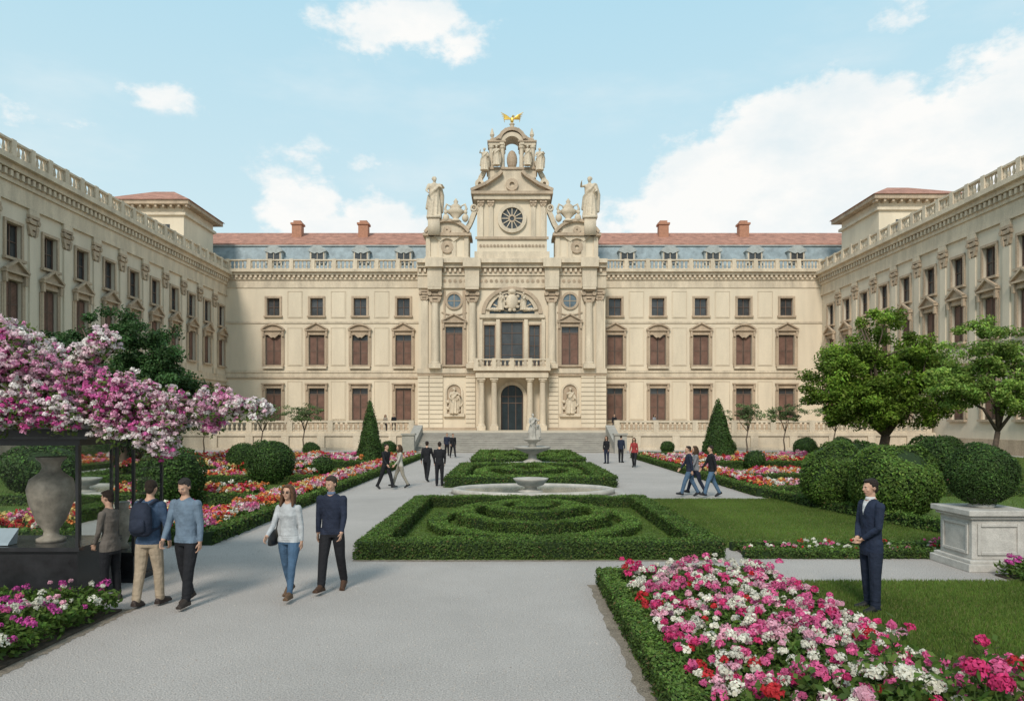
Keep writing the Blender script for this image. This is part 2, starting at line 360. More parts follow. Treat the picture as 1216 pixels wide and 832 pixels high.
bed('flower_bed',[(4.6,9.1,14.05,14.62)],.14,1200,.04,50,.04,16,[PINK,WHT,RED,LPK],[.3,.3,.2,.2],.022,2)
MP=[PINK,LPK,WHT,ORG,RED,YEL,PINK]; MW=[.22,.2,.2,.12,.1,.08,.08]
bed('flower_bed',[(-8.1,-6.75,15.7,51),(-12.5,-8.2,16.0,19.6),(-14,-8.6,23.0,25.4),(-16,-9,30.6,33)],.32,380,.07,52,.085,15,MP,MW,.042,.9)
bed('flower_bed',[(-19,-9,40.6,43.6),(-20,-9.5,36,37.6),(-24,-8,46.5,49.3)],.38,160,.11,26,.14,15,MP,MW,.065,.5)
bed('flower_bed',[(8.95,10.2,25.8,50),(10.3,17,26.0,28.2),(11,18,31.6,34.2),(10.6,15,15.6,17)],.32,300,.07,48,.09,15,MP,MW,.045,.9)
bed('flower_bed',[(11,22,40.6,43.6),(10.4,24,45.6,48.6)],.38,160,.11,26,.14,15,MP,MW,.065,.5)
# topiary
for x,y,r in ((-10.2,30.2,.98),(-13.9,37,.8),(-9.3,35.2,.5),(-10.6,22.2,1.0),(-9.3,54,.62),(-14.6,52,.6),(-17.5,50,.6),(13.3,39.2,.55),(15.2,51,.75),(12.6,58,.55),(20.5,50,.8),(24,52,.8),(28,46,.9)):
    topiary('topiary_ball',x,y,r,r*.94,dens=560,ls=.048,lump=.05)
topiary('cone_topiary',-8.85,44.6,.85,4.0,True,650,.06,lump=.07); topiary('cone_topiary',13.4,46.5,1.15,4.15,True,600,.06,lump=.07)
topiary('round_bush',10.35,19.4,1.12,1.02,dens=1100,ls=.045,lump=.10,base=G1)
topiary('round_bush',9.75,21.6,.98,1.0,dens=900,ls=.045,lump=.12,base=G1)
for x,y,r,h in ((19.5,33,1.2,.95),(15.5,28.5,.9,.7),(21,27,1.2,.9),(24.5,31,1.4,.9),(-17,26,1.4,.9),(-20,33,1.6,1.2),(-23,45,2,1.3),(17.2,36,1.2,.8)):
    topiary('shrub',x,y,r,h,dens=420,ls=.07,lump=.16,base=G2)
# trees
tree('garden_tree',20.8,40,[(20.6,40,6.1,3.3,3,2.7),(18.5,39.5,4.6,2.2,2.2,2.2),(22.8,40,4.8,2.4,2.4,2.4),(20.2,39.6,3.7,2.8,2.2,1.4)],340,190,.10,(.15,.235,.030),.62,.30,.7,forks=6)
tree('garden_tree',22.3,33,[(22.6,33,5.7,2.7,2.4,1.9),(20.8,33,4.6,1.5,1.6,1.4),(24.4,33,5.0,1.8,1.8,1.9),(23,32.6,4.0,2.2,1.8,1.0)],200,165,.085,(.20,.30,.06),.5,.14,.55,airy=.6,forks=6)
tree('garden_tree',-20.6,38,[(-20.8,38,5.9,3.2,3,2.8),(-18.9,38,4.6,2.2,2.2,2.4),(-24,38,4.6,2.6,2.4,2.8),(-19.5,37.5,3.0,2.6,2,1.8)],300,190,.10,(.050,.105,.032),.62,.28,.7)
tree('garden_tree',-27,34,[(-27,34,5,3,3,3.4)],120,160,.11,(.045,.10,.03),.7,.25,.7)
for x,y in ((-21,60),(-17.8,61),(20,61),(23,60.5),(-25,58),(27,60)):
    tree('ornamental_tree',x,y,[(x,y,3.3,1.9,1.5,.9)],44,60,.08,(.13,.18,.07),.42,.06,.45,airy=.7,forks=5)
# ---------------------------------------------------------------- terrace and steps
TE=empty('stone_terrace'); t=MB()
t.box(W,-36.2,39.2,66,96,0,1.6)
t.box(W,-36,-8.6,65.7,65.995,0,.25); t.box(W,9.0,39,65.7,65.995,0,.25)
t.box(W,-36,-8.3,65.85,65.996,1.3,1.55); t.box(W,8.7,39,65.85,65.996,1.3,1.55)
for i in range(8):
    for x in (-11-3.3*i,11.5+3.6*i): t.box(W,x-.35,x+.35,65.8,65.994,.26,1.29)
t.obj('terrace',m_trimw,TE)
ST=empty('stone_staircase'); t=MB()
for i in range(10):
    t.box(W,-8.2,8.6,60+i*.6,66.0-.003,.16*i,.16*(i+1)-(.0 if i<9 else .004))
    t.box(W,-8.2,8.6,60+i*.6-.05,60+i*.6-.001,.16*(i+1)-.05,.16*(i+1)-.002)
for x0,x1 in ((-9.0,-8.21),(8.61,9.4)):
    t.hexa([(x0,60,0),(x1,60,0),(x1,65.9,0),(x0,65.9,0),(x0,60,.7),(x1,60,.7),(x1,65.9,2.3),(x0,65.9,2.3)])
    t.box(W,x0-.1,x1+.1,59.2,59.99,0,1.5); t.box(W,x0-.18,x1+.18,59.1,60.08,1.5,1.65)
t.obj('steps',MAT('step_stone',(.36,.335,.295),.18,1,.85,.3,12,fine=.1),ST)
BAL=[(.05,0),(.1,.02),(.1,.08),(.055,.14),(.11,.36),(.06,.62),(.05,.74),(.1,.8),(.1,.86)]
def balus(mb,F,u0,u1,v,z,h=1.2,sp=.42,post=3.6,n=6):
    mb.box(F,u0,u1,v-.2,v+.2,z,z+.16); mb.box(F,u0,u1,v-.22,v+.22,z+h-.16,z+h)
    L=u1-u0; np_=max(1,round(abs(L)/post))
    ps=[u0+L*i/np_ for i in range(np_+1)]
    for p in ps: mb.box(F,p-.24,p+.24,v-.26,v+.26,z+.003,z+h+.05)
    k=(h-.32)/.86
    for a,b in zip(ps[:-1],ps[1:]):
        c=int((b-a-.6)/sp)
        for i in range(c+1):
            u=a+.3+(b-a-.6)*i/max(c,1); p=F(u,v,z+.16)
            mb.lathe(p,[(r*1.25,zz*k) for r,zz in BAL],n)
tb=MB(); balus(tb,W,-35.5,-9.3,66.3,1.6,1.1,.42); balus(tb,W,9.7,38.5,66.3,1.6,1.1,.42)
tb.obj('balustrade',m_trimw,TE)
# ---------------------------------------------------------------- palace
PAL=empty('baroque_palace')
P={k:MB() for k in ('wall','wwall','trim','pale','shut','frame','glass','bglass','door','tile','lead','leadl','brick','gold')}
def wall(mb,F,u0,u1,z0,z1,ops,d=.38):
    us=sorted({u0,u1,*[o[0] for o in ops],*[o[1] for o in ops]}); zs=sorted({z0,z1,*[o[2] for o in ops],*[o[3] for o in ops]})
    for a,b in zip(us[:-1],us[1:]):
        for c,e in zip(zs[:-1],zs[1:]):
            mu,mz=(a+b)/2,(c+e)/2
            if any(o[0]<mu<o[1] and o[2]<mz<o[3] for o in ops): continue
            mb.face([F(a,0,c),F(b,0,c),F(b,0,e),F(a,0,e)])
    for a,b,c,e in ops:
        mb.face([F(a,0,c),F(a,-d,c),F(a,-d,e),F(a,0,e)]); mb.face([F(b,0,c),F(b,-d,c),F(b,-d,e),F(b,0,e)])
        mb.face([F(a,0,c),F(b,0,c),F(b,-d,c),F(a,-d,c)]); mb.face([F(a,0,e),F(b,0,e),F(b,-d,e),F(a,-d,e)])
def window(F,u,z0,z1,w,kind='shut',hood=None,tr='trim',sf=.26):
    h=w/2; T=P[tr]
    P['glass'].box(F,u-h+.01,u+h-.01,-.42,-.34,z0+.01,z1-.01)
    if kind=='shut':
        zt=z1-(z1-z0)*.02
        if z1-z0>3.5: zt=z1-R.choice((.75,.75,.2)); P['frame'].box(F,u-h,u+h,-.337,-.2,zt-.03,zt+.06); P['frame'].box(F,u-.04,u+.04,-.335,-.24,zt+.06,z1)
        for s in (-1,1):
            a,b=sorted((u+s*.03,u+s*(h-.05)))
            P['shut'].box(F,a,b,-.28,-.22,z0+.05,zt-.04)
            for z in (z0+.05,(z0+zt)/2-.06,zt-.16): P['frame'].box(F,a+.002,b-.002,-.22+.002,-.19,z,z+.12)
            P['frame'].box(F,b-.1,b-.004,-.218,-.192,z0+.06,zt-.05); P['frame'].box(F,a+.004,a+.1,-.218,-.192,z0+.06,zt-.05)
    else:
        fw=.09
        for a,b,c,e in ((u-h+.005,u-h+fw,z0,z1),(u+h-fw,u+h-.005,z0,z1),(u-fw/2,u+fw/2,z0,z1),(u-h,u+h,z0+.005,z0+fw),(u-h,u+h,z1-fw,z1-.005)):
            P['frame'].box(F,a,b,-.335,-.24,c,e)
        k=2 if z1-z0<3 else 4
        for i in range(1,k):
            z=z0+(z1-z0)*i/k; P['frame'].box(F,u-h,u+h,-.337,-.26,z-.03,z+.03)
    T.box(F,u-h-sf,u-h-.002,.003,.14,z0,z1); T.box(F,u+h+.002,u+h+sf,.003,.14,z0,z1)
    T.box(F,u-h-sf,u+h+sf,.003,.16,z1+.002,z1+sf); T.box(F,u-h-sf-.1,u+h+sf+.1,.003,.3,z0-.2,z0-.002)
    if hood:
        z=z1+sf+.22; H=h+sf+.18
        T.box(F,u-H+.1,u+H-.1,.003,.1,z1+sf+.002,z-.002)
        T.box(F,u-H,u+H,.003,.42,z,z+.16)
        for s in (-1,1):
            a,b=sorted((u+s*(H-.08),u+s*(H-.32))); T.box(F,a,b,.143,.34,z-.7,z-.003)
            a,b=sorted((u+s*(h+sf+.003),u+s*(h+sf+.16))); T.box(F,a,b,.003,.1,z0+.1,z-.75)
        if hood=='tri':
            T.extr(F,[(u-H,z+.163),(u+H,z+.163),(u,z+.95)],.003,.2)
            T.strip(F,[(u-H-.02,z+.2),(u,z+1.0),(u+H+.02,z+.2)],.16,.203,.46)
        elif hood=='seg':
            T.arc(F,u,z-H*.75,H*.2,H*1.33,math.radians(42),math.radians(138),.003,.2,10)
            T.arc(F,u,z-H*.75,H*1.25,H*1.38,math.radians(40),math.radians(140),.203,.46,10)
def dentils(F,u0,u1,v,z,mb,sp=.6,s=.28,d=.25,h=.28):
    n=int((u1-u0)/sp)
    for i in range(n): 
        u=u0+sp*(i+.5); mb.box(F,u-s/2,u+s/2,v,v+d,z,z+h)
def cornice(F,u0,u1,mb,zf,zt,v=.0,big=.8):
    h=zt-zf
    mb.box(F,u0,u1,.004,.10+v,zf,zf+h*.12); mb.box(F,u0,u1,.004,.06+v,zf+h*.12,zf+h*.45)
    mb.box(F,u0,u1,.004,.22+v,zf+h*.45,zf+h*.55); dentils(F,u0,u1,.22+v,zf+h*.56,mb,h=h*.14)
    P['trim'].box(F,u0,u1,.004,.219+v,zf+h*.55,zf+h*.72)  # darker stone colour behind the dentils paints in the cornice's shadow line
    mb.box(F,u0,u1,.004,.6*big+v,zf+h*.72,zf+h*.86); mb.box(F,u0,u1,.004,big+v,zf+h*.86,zt)
FM=Fr((0,90),(1,0),(0,-1))
def main_part(u0,u1,cols,flip):
    ops=[]
    for i,u in enumerate(cols):
        ops+=[(u-1,u+1,2.8,6.8),(u-1,u+1,9.7,13.5),(u-.8,u+.8,15.9,18.1)]
        window(FM,u,2.8,6.8,2.0,'shut','flat'); window(FM,u,9.7,13.5,2.0,'shut','seg' if i%2==flip else 'tri'); window(FM,u,15.9,18.1,1.6,'glass')
        P['pale'].box(FM,u-1.3,u+1.3,.13,.5,9.23,9.48)
    wall(P['wall'],FM,u0,u1,1.6,19.4,ops); P['wall'].box(FM,u0,u1,-12,-.45,1.6,21.4)
    P['pale'].box(FM,u0,u1,.004,.22,8.75,9.05); P['pale'].box(FM,u0,u1,.004,.12,8.2,8.746); P['pale'].box(FM,u0,u1,.004,.12,14.95,15.2)
    P['trim'].box(FM,u0,u1,.004,.16,8.02,8.197); P['trim'].box(FM,u0,u1,.004,.2,1.6,2.3)
    cornice(FM,u0,u1,P['pale'],19.4,21.6)
    balus(P['pale'],FM,u0+.4,u1-.4,.25,21.6,1.3,.42,5.45/2)
    for a,b in zip(cols[:-1],cols[1:]):
        m=(a+b)/2
        for z0,z1 in ((9.6,14.4),(15.6,19.0),(2.8,7.7)):
            q=P['wall']; q.box(FM,m-.8,m+.8,.004,.05,z0+.12,z1-.12)
            q=P['pale']
            for bx in ((m-.95,m-.89,z0,z1),(m+.89,m+.95,z0,z1),(m-.885,m+.885,z0,z0+.06),(m-.885,m+.885,z1-.06,z1)): q.box(FM,bx[0],bx[1],.004,.05,bx[2],bx[3])
main_part(-36,-11.2,[-30,-24.55,-19.1,-13.65],0); main_part(11.2,39,[12.95,18.35,23.75,29.15,34.5],1)
FY=Fr((0,0),(0,1),(1,0))
for u0,u1 in ((-44,-8),(8,48)):
    P['lead'].extr(FY,[(91.6,21.4),(93.2,25.4),(101,25.4),(101,21.4)],u0,u1)
    P['leadl'].box(W,u0,u1,93.0,93.6,25.4,25.55)
    P['tile'].extr(FY,[(93.1,25.57),(93.1,25.72),(99.5,28.8),(105,25.57)],u0+.01,u1-.01)
FD=Fr((0,92.2),(1,0),(0,-1))
for u in (-30.6,-25,-19.4,-13.9,14.8,20.3,25.8,31.2,36.6):
    P['leadl'].box(FD,u-1.05,u+1.05,-1.3,.3,22.9,24.55); P['leadl'].arc(FD,u,24.0,.3,1.35,math.radians(25),math.radians(155),-1.3,.5,8,0,.85)
    P['glass'].box(FD,u-.75,u+.75,.303,.33,23.0,24.5); P['pale'].box(FD,u-.04,u+.04,.332,.36,23.0,24.5); P['pale'].box(FD,u-.9,u-.76,.303,.37,22.95,24.55); P['pale'].box(FD,u+.76,u+.9,.303,.37,22.95,24.55)
for u in (-29.2,-20.2,20.6,31.5):
    P['brick'].box(W,u-.65,u+.65,97,98.2,26,29.3); P['brick'].box(W,u-.8,u+.8,96.85,98.35,29.3,29.55); P['brick'].box(W,u-.5,u+.5,97.2,98,29.55,29.9)
def capital(F,u,v,z,w,h,mb,dk=1.0):
    mb.box(F,u-w*.62,u+w*.62,v-.02,v+w*.42*dk,z+h*.86,z+h)
    for i in range(3):
        k=.5+.1*i; mb.box(F,u-w*k,u+w*k,v-.02,v+w*(.2+.08*i)*dk,z+h*(.08+.26*i),z+h*(.27+.26*i))
    for s in (-1,1):
        mb.arc(F,u+s*w*.5,z+h*.72,.02,w*.2,0,6.283,v,v+w*.5*dk,8)
        mb.extr(F,[(u+s*w*.18,z),(u+s*w*.45,z+h*.1),(u+s*w*.62,z+h*.45),(u+s*w*.3,z+h*.5)],v,v+w*.36*dk)
def wing(F,cols,u0,u1):
    ops=[]
    Wm=P['wwall']; T=P['trim']
    for i,u in enumerate(cols):
        ops+=[(u-.8,u+.8,14.4,16.9),(u-.85,u+.85,9.5,12.8),(u-.9,u+.9,2.8,6.6)]
        window(F,u,14.4,16.9,1.6,'glass',sf=.22); window(F,u,9.5,12.8,1.7,'shut','tri',sf=.22); window(F,u,2.8,6.6,1.8,'shut','flat',sf=.22)
    wall(Wm,F,u0,u1,0,18.4,ops); Wm.box(F,u0,u1,-14,-.45,0,21.2); Wm.box(F,u0-.01,u0+.3,-.46,-.002,0,18.4)
    for a,b in zip(cols[:-1],cols[1:]):
        m=(a+b)/2
        Wm.box(F,m-.4,m+.4,.004,.13,9.06,16.4); P['pale'].box(F,m-.5,m+.5,.004,.2,8.4,9.05)
        capital(F,m,.02,16.4,.95,1.6,T,.55); P['pale'].box(F,m-.55,m+.55,.004,.22,18.0,18.39)
    P['pale'].box(F,u0,u1,.004,.22,7.6,8.0); P['pale'].box(F,u0,u1,.004,.1,8.0,8.4); P['trim'].box(F,u0,u1,.004,.2,0,1.2)
    cornice(F,u0,u1,P['pale'],18.4,21.3,.12,.95)
    balus(P['pale'],F,u0+.4,u1-.4,.3,21.3,1.35,.42,4.1/2)
FL=Fr((-36,0),(0,1),(1,0)); FR=Fr((39,0),(0,1),(-1,0))
wing(FL,[51.6+4.1*k for k in range(-9,10) ],12,90-.001)
wing(FR,[58.4+4.15*k for k in range(-11,8)],10.5,90-.001)
def tower(x0,x1,y0,y1):
    P['wall'].box(W,x0,x1,y0,y1,20,27.3)
    P['pale'].box(W,x0-.3,x1+.3,y0-.3,y1+.3,26.2,26.5); P['trim'].box(W,x0-.9,x1+.9,y0-.9,y1+.9,27.3,27.75)
    cx,cy=(x0+x1)/2,(y0+y1)/2; a=1.1
    b=[(x0-a,y0-a,27.76),(x1+a,y0-a,27.76),(x1+a,y1+a,27.76),(x0-a,y1+a,27.76)]; r1=(cx-1.2,cy,30.2); r2=(cx+1.2,cy,30.2)
    t=P['tile']; t.face([b[0],b[1],r2,r1]); t.face([b[1],b[2],r2]); t.face([b[2],b[3],r1,r2]); t.face([b[3],b[0],r1]); t.face(b)
    for i in range(12):
        x=x0-.6+(x1-x0+1.2)*i/11; P['trim'].box(W,x-.12,x+.12,y0-.75,y0-.003,27.0,27.297)
    for x in (cx-2.2,cx+2.2): P['glass'].box(W,x-.4,x+.4,y0-.02,y0+.1,23.8,25.2)
tower(-46,-37.6,82,90); tower(41,50,80,89)
# ---- central pavilion
FC=Fr((0,86),(1,0),(0,-1)); T=P['trim']; PL=P['pale']; WL=P['wall']
sb=6.95
ops=[(-1.35,1.35,1.6,7.0),(-1.3,1.3,9.3,14.6),(-3.35,-2.05,9.3,14.2),(2.05,3.35,9.3,14.2),(sb-1.05,sb+1.05,9.4,14.0),(-sb-1.05,-sb+1.05,9.4,14.0)]
wall(WL,FC,-11.2,11.2,1.6,18.6,ops,.5)
WL.box(FC,-11.2,11.2,-6,-.55,1.6,21.9); WL.box(FC,-11.21,-11.19,-4,-.001,1.6,21.8); WL.box(FC,11.19,11.21,-4,-.001,1.6,21.8)
for u in (-sb,sb): window(FC,u,9.4,14.0,2.1,'shut','tri')
for u,w,z in ((0,2.6,14.6),(-2.7,1.3,14.2),(2.7,1.3,14.2)):
    window(FC,u,9.3,z,w,'glass',None,sf=.2)
for s in (-1,1):
    for i in range(12):
        z=1.9+i*.54
        for a,b in ((4.4,5.55),(8.3,9.9),(10.0,11.3)):
            a2,b2=sorted((s*a,s*b)); WL.box(FC,a2,b2,.004,.22,z,z+.47)
    a2,b2=sorted((s*4.3,s*11.35)); T.box(FC,a2,b2,.004,.34,1.6,1.88); PL.box(FC,a2,b2,.004,.42,8.4,8.95); T.box(FC,a2,b2,.004,.3,8.12,8.396)
    u=s*sb; PL.arc(FC,u,6.2,.85,1.05,0,math.pi,.004,.22,10)
    T.arc(FC,u,6.2,0,.85,0,math.pi,.004,.03,10); T.box(FC,u-.85,u+.85,.004,.03,3.6,6.2)
    for q in (-1,1):
        a2,b2=sorted((u+q*.85,u+q*1.05)); PL.box(FC,a2,b2,.004,.22,3.6,6.2)
    PL.box(FC,u-1.25,u+1.25,.004,.4,3.2,3.58)
    P['bglass'].arc(FC,u,17.1,.0,.8,0,6.2832,.01,.04,20); T.arc(FC,u,17.1,.8,1.08,0,6.2832,.004,.2,20)
    T.box(FC,u-.04,u+.04,.041,.09,16.3,17.9); T.box(FC,u-.8,u+.8,.041,.088,17.06,17.14)
    T.strip(FC,[(u-1.5+.3*i,15.75-.35*math.sin(math.pi*i/10)) for i in range(11)],.14,.004,.14)
    for cu in (4.75,9.2):
        u=s*cu; p=FC(u,.42,9.5)
        PL.box(FC,u-.72,u+.72,.004,1.05,8.955,9.5)
        PL.lathe(p,[(.62,0),(.62,.15),(.5,.25),(.48,2.5),(.42,7.2),(.46,7.3)],14)
        capital(FC,u,.1,16.8,1.25,1.5,T)
        PL.box(FC,u-.8,u+.8,.004,1.1,18.32,18.6)
    u=s*10.5; PL.box(FC,u-.42,u+.42,.004,.25,8.96,17.1); capital(FC,u,.02,17.1,.95,1.25,T)
    u=s*5.75; T.box(FC,u-.2,u+.2,.004,.12,8.96,18.3); u=s*8.1; T.box(FC,u-.12,u+.12,.004,.12,8.96,18.3)
cornice(FC,-11.3,11.3,PL,18.6,21.9,.2,1.1)
for s in (-1,1):
    for cu in (4.75,9.2):
        u=s*cu; PL.box(FC,u-.85,u+.85,.3,1.12,18.61,20.9); PL.box(FC,u-1.05,u+1.05,.3,1.6,20.9,21.93)
for i in range(-16,17): T.arc(FC,i*.62,19.45,.04,.2,0,6.283,.26,.34,8)
P['bglass'].arc(FC,0,15.5,0,2.7,0,math.pi,.01,.05,20,0,.92)
for a in (.52,1.05,1.57,2.09,2.62): P['pale'].strip(FC,[(.6*math.cos(a),15.5+.6*math.sin(a)),(2.7*math.cos(a),15.5+2.48*math.sin(a))],.16,.051,.16)
PL.arc(FC,0,15.5,2.7,3.2,0,math.pi,.004,.4,22,0,.92); T.arc(FC,0,15.5,3.2,3.65,0,math.pi,.004,.62,22,0,.88)
PL.box(FC,-3.9,3.9,.004,.5,15.0,15.48); PL.box(FC,-3.7,3.7,.003,.25,14.85,14.998)
for u in (-3.75,-1.68,1.68,3.75): PL.box(FC,u-.22,u+.22,.15,.36,9.1,14.84)
for u in (-3.6,-2.1,2.1,3.6):
    PL.box(FC,u-.5,u+.5,1.4,2.4,1.6,2.1); PL.lathe(FC(u,1.9,2.1),[(.46,0),(.46,.12),(.38,.22),(.36,2),(.31,5.1),(.42,5.2),(.45,5.4)],16); PL.box(FC,u-.48,u+.48,1.42,2.38,7.5,7.75)
    PL.box(FC,u-.35,u+.35,.004,.2,1.6,7.75)
PL.box(FC,-4.25,4.25,.004,2.5,7.76,8.3); T.box(FC,-4.2,4.2,.004,2.45,8.3,8.55); PL.box(FC,-4.5,4.5,.004,2.8,8.55,8.85)
balus(PL,FC,-4.2,4.2,2.3,8.85,1.1,.38,2.1)
for s in (-1,1): balus(PL,Fr((s*4.2,86),(0,-1),(1,0)),.5,2.0,0,8.85,1.1,.38,2.1)
PL.arc(FC,0,5.65,1.35,1.75,0,math.pi,.004,.25,16)
for s in (-1,1):
    a,b=sorted((s*1.35,s*1.75)); PL.box(FC,a,b,.004,.25,1.6,5.65)
    pts=[(s*1.35,7.0),(s*1.35,5.65)]+[(s*1.35*math.cos(t),5.65+1.35*math.sin(t)) for t in [math.pi/16*k for k in range(1,9)]]
    WL.extr(FC,pts,-.3,-.01)
P['door'].box(FC,-1.34,1.34,-.5,-.42,1.6,7.0)
for u in (-1.25,-.45,.45,1.25): P['frame'].box(FC,u-.04,u+.04,-.42,-.36,1.6,6.9)
for z in (4.8,5.6): P['frame'].box(FC,-1.3,1.3,-.419,-.35,z,z+.09)
FA=Fr((0,86.3),(1,0),(0,-1))
for s in (-1,1):
    a,b=sorted((s*5.2,s*10.4)); WL.box(FA,a,b,-3,0,21.9,24.9); c=s*7.8
    PL.box(FA,a-.1,b+.1,-.2,.25,21.95,22.4)
    for q in (5.5,7.0,8.6,10.1):
        u=s*q; PL.box(FA,u-.25,u+.25,.004,.2,22.4,24.9)
    T.box(FA,a-.3,b+.3,-3.2,.55,24.9,25.25)
    PL.arc(FA,c,23.6,1.0,3.1,math.radians(38),math.radians(142),-1.5,.3,12); T.arc(FA,c,23.6,2.95,3.3,math.radians(33),math.radians(147),.303,.7,12)
    T.arc(FA,c,23.6,.25,.75,0,6.283,.004,.25,14); T.arc(FA,c,25.6,.1,.45,0,6.283,.3,.5,12)
    sp=[(s*(4.3+ .15*k+ .9*(k/10)**2 ),28.3-.42*k+.12*math.sin(k)) for k in range(0,9)]
    PL.strip(FA,sp,.55,-.6,.25)
    for k in range(2):
        cu,cz,rr=((s*5.75,25.55,.62),(s*4.6,28.3,.42))[k]
        PL.arc(FA,cu,cz,rr*.55,rr,0,6.283,-.5,.35,14); T.arc(FA,cu,cz,0,rr*.3,0,6.283,-.4,.4,10)
WL.box(FA,-4.2,4.2,-3.5,.15,21.9,29.6)
PL.box(FA,-4.5,4.5,.153,.5,21.95,23.0); T.box(FA,-4.4,4.4,.153,.4,24.5,24.8)
for i in range(-9,10): T.arc(FA,i*.42,23.75,.05,.17,0,6.283,.153,.26,8)
for s in (-1,1):
    for q in (3.75,2.55):
        u=s*q; PL.box(FA,u-.28,u+.28,.153,.4,24.8,28.9); capital(FA,u,.3,28.4,.62,.75,T)
P['glass'].arc(FA,0,27.0,0,1.3,0,6.2832,.16,.2,24); PL.arc(FA,0,27,1.3,1.75,0,6.2832,.153,.5,28); T.arc(FA,0,27,.28,.45,0,6.2832,.201,.34,14)
for k in range(12):
    a=k*math.pi/6; PL.strip(FA,[(.42*math.cos(a),27+.42*math.sin(a)),(1.32*math.cos(a),27+1.32*math.sin(a))],.1,.202,.33)
PL.box(FA,-4.6,4.6,-3.6,.7,29.2,29.75); T.box(FA,-4.9,4.9,-3.7,1.0,29.75,30.1)
PL.extr(FA,[(-4.7,30.1),(4.7,30.1),(1.6,31.9),(-1.6,31.9)],-1.5,.3)
for s in (-1,1): T.strip(FA,[(s*4.9,30.25),(s*3.2,31.0),(s*1.7,32.0),(s*1.2,32.5)],.35,.303,1.0)
T.arc(FA,0,31,.3,.75,0,6.283,.303,.6,14)
PL.box(FA,-2.9,2.9,-2.2,.2,31.9,32.9); T.box(FA,-3.1,3.1,-2.4,.4,32.9,33.15)
for u in (-2.5,-1.15,1.15,2.5):
    for v in (-.1,-1.9): 
        PL.lathe(FA(u,v,33.15),[(.34,0),(.28,.15),(.26,1.2),(.24,2.3),(.34,2.45),(.36,2.7)],10)
for s in (-1,1): 
    a,b=sorted((s*.85,s*2.85)); PL.box(FA,a,b,-2.3,.2,35.85,36.2); T.box(FA,a-.12,b+.12,-2.4,.35,36.2,36.4)
    PL.lathe(FA(s*2.4,-.2,36.4),[(.25,0),(.3,.2),(.12,.45),(.28,.8),(.2,1.1),(.05,1.6)],10)
    PL.lathe(FA(s*1.3,-.2,36.4),[(.2,0),(.26,.2),(.1,.4),(.24,.7),(.05,1.3)],10)
    PL.strip(FA,[(s*(3.9-.13*k),31.6+.3*k+.1*math.sin(k*1.5)) for k in range(9)],.5,-.5,.25)
    PL.arc(FA,s*3.9,31.2,.2,.55,0,6.283,-.5,.35,12)
    T.strip(FA,[(s*2.6,36.5),(s*1.9,36.7),(s*1.3,37.2),(s*.7,37.9)],.3,-.8,.1)
PL.arc(FA,0,35.9,1.0,1.5,0,math.pi,-2.2,.3,14); T.arc(FA,0,36.2,1.35,1.75,.2,math.pi-.2,-2.3,.5,12)
T.ell(FA(0,-.9,34.4),(.65,.5,1.2),12)
PL.box(FA,-.6,.6,-1.5,.0,37.5,38.0); PL.lathe(FA(0,-.7,38.0),[(.5,0),(.28,.25),(.2,.5),(.35,.7),(.1,.9)],10)
gz=39.2; gd=P['gold']; gp=FA(0,-.7,gz)
gd.ell(gp,(.22,.3,.42),10); gd.ell((gp[0]+.12,gp[1]-.1,gz+.45),(.13,.18,.14),8); gd.tube([(gp[0]+.2,gp[1]-.15,gz+.45),(gp[0]+.42,gp[1]-.2,gz+.38)],[.06,.02],6)
for s in (-1,1):
    for k in range(6):
        gd.tube([(gp[0]+s*.15,gp[1],gz+.15),(gp[0]+s*(.7+.05*k),gp[1]+.05,gz+.6-.09*k),(gp[0]+s*(1.35-.09*k),gp[1]+.1,gz+1.0-.24*k)],[.08,.09,.03],5)
for k in range(3): gd.tube([(gp[0],gp[1],gz-.2),(gp[0]+(k-1)*.2,gp[1]+.2,gz-.7)],[.1,.05],5)
mm={'wall':m_wall,'wwall':m_wall2,'trim':m_trim,'pale':m_trimw,'shut':m_shut,'frame':m_frame,'glass':m_glass,'bglass':m_bglass,'door':m_door,'tile':m_tile,'lead':m_lead,'leadl':m_leadl,'brick':m_brick,'gold':m_gold}
nn={'wall':'walls','wwall':'wing_walls','trim':'carved_trim','pale':'columns_and_cornices','shut':'shutters','frame':'window_frames','glass':'window_glass','bglass':'arched_glass','door':'entrance_door','tile':'tiled_roof','lead':'mansard_roof','leadl':'dormers','brick':'chimneys','gold':'gilded_eagle'}
for k in P: P[k].obj(nn[k],mm[k],PAL)
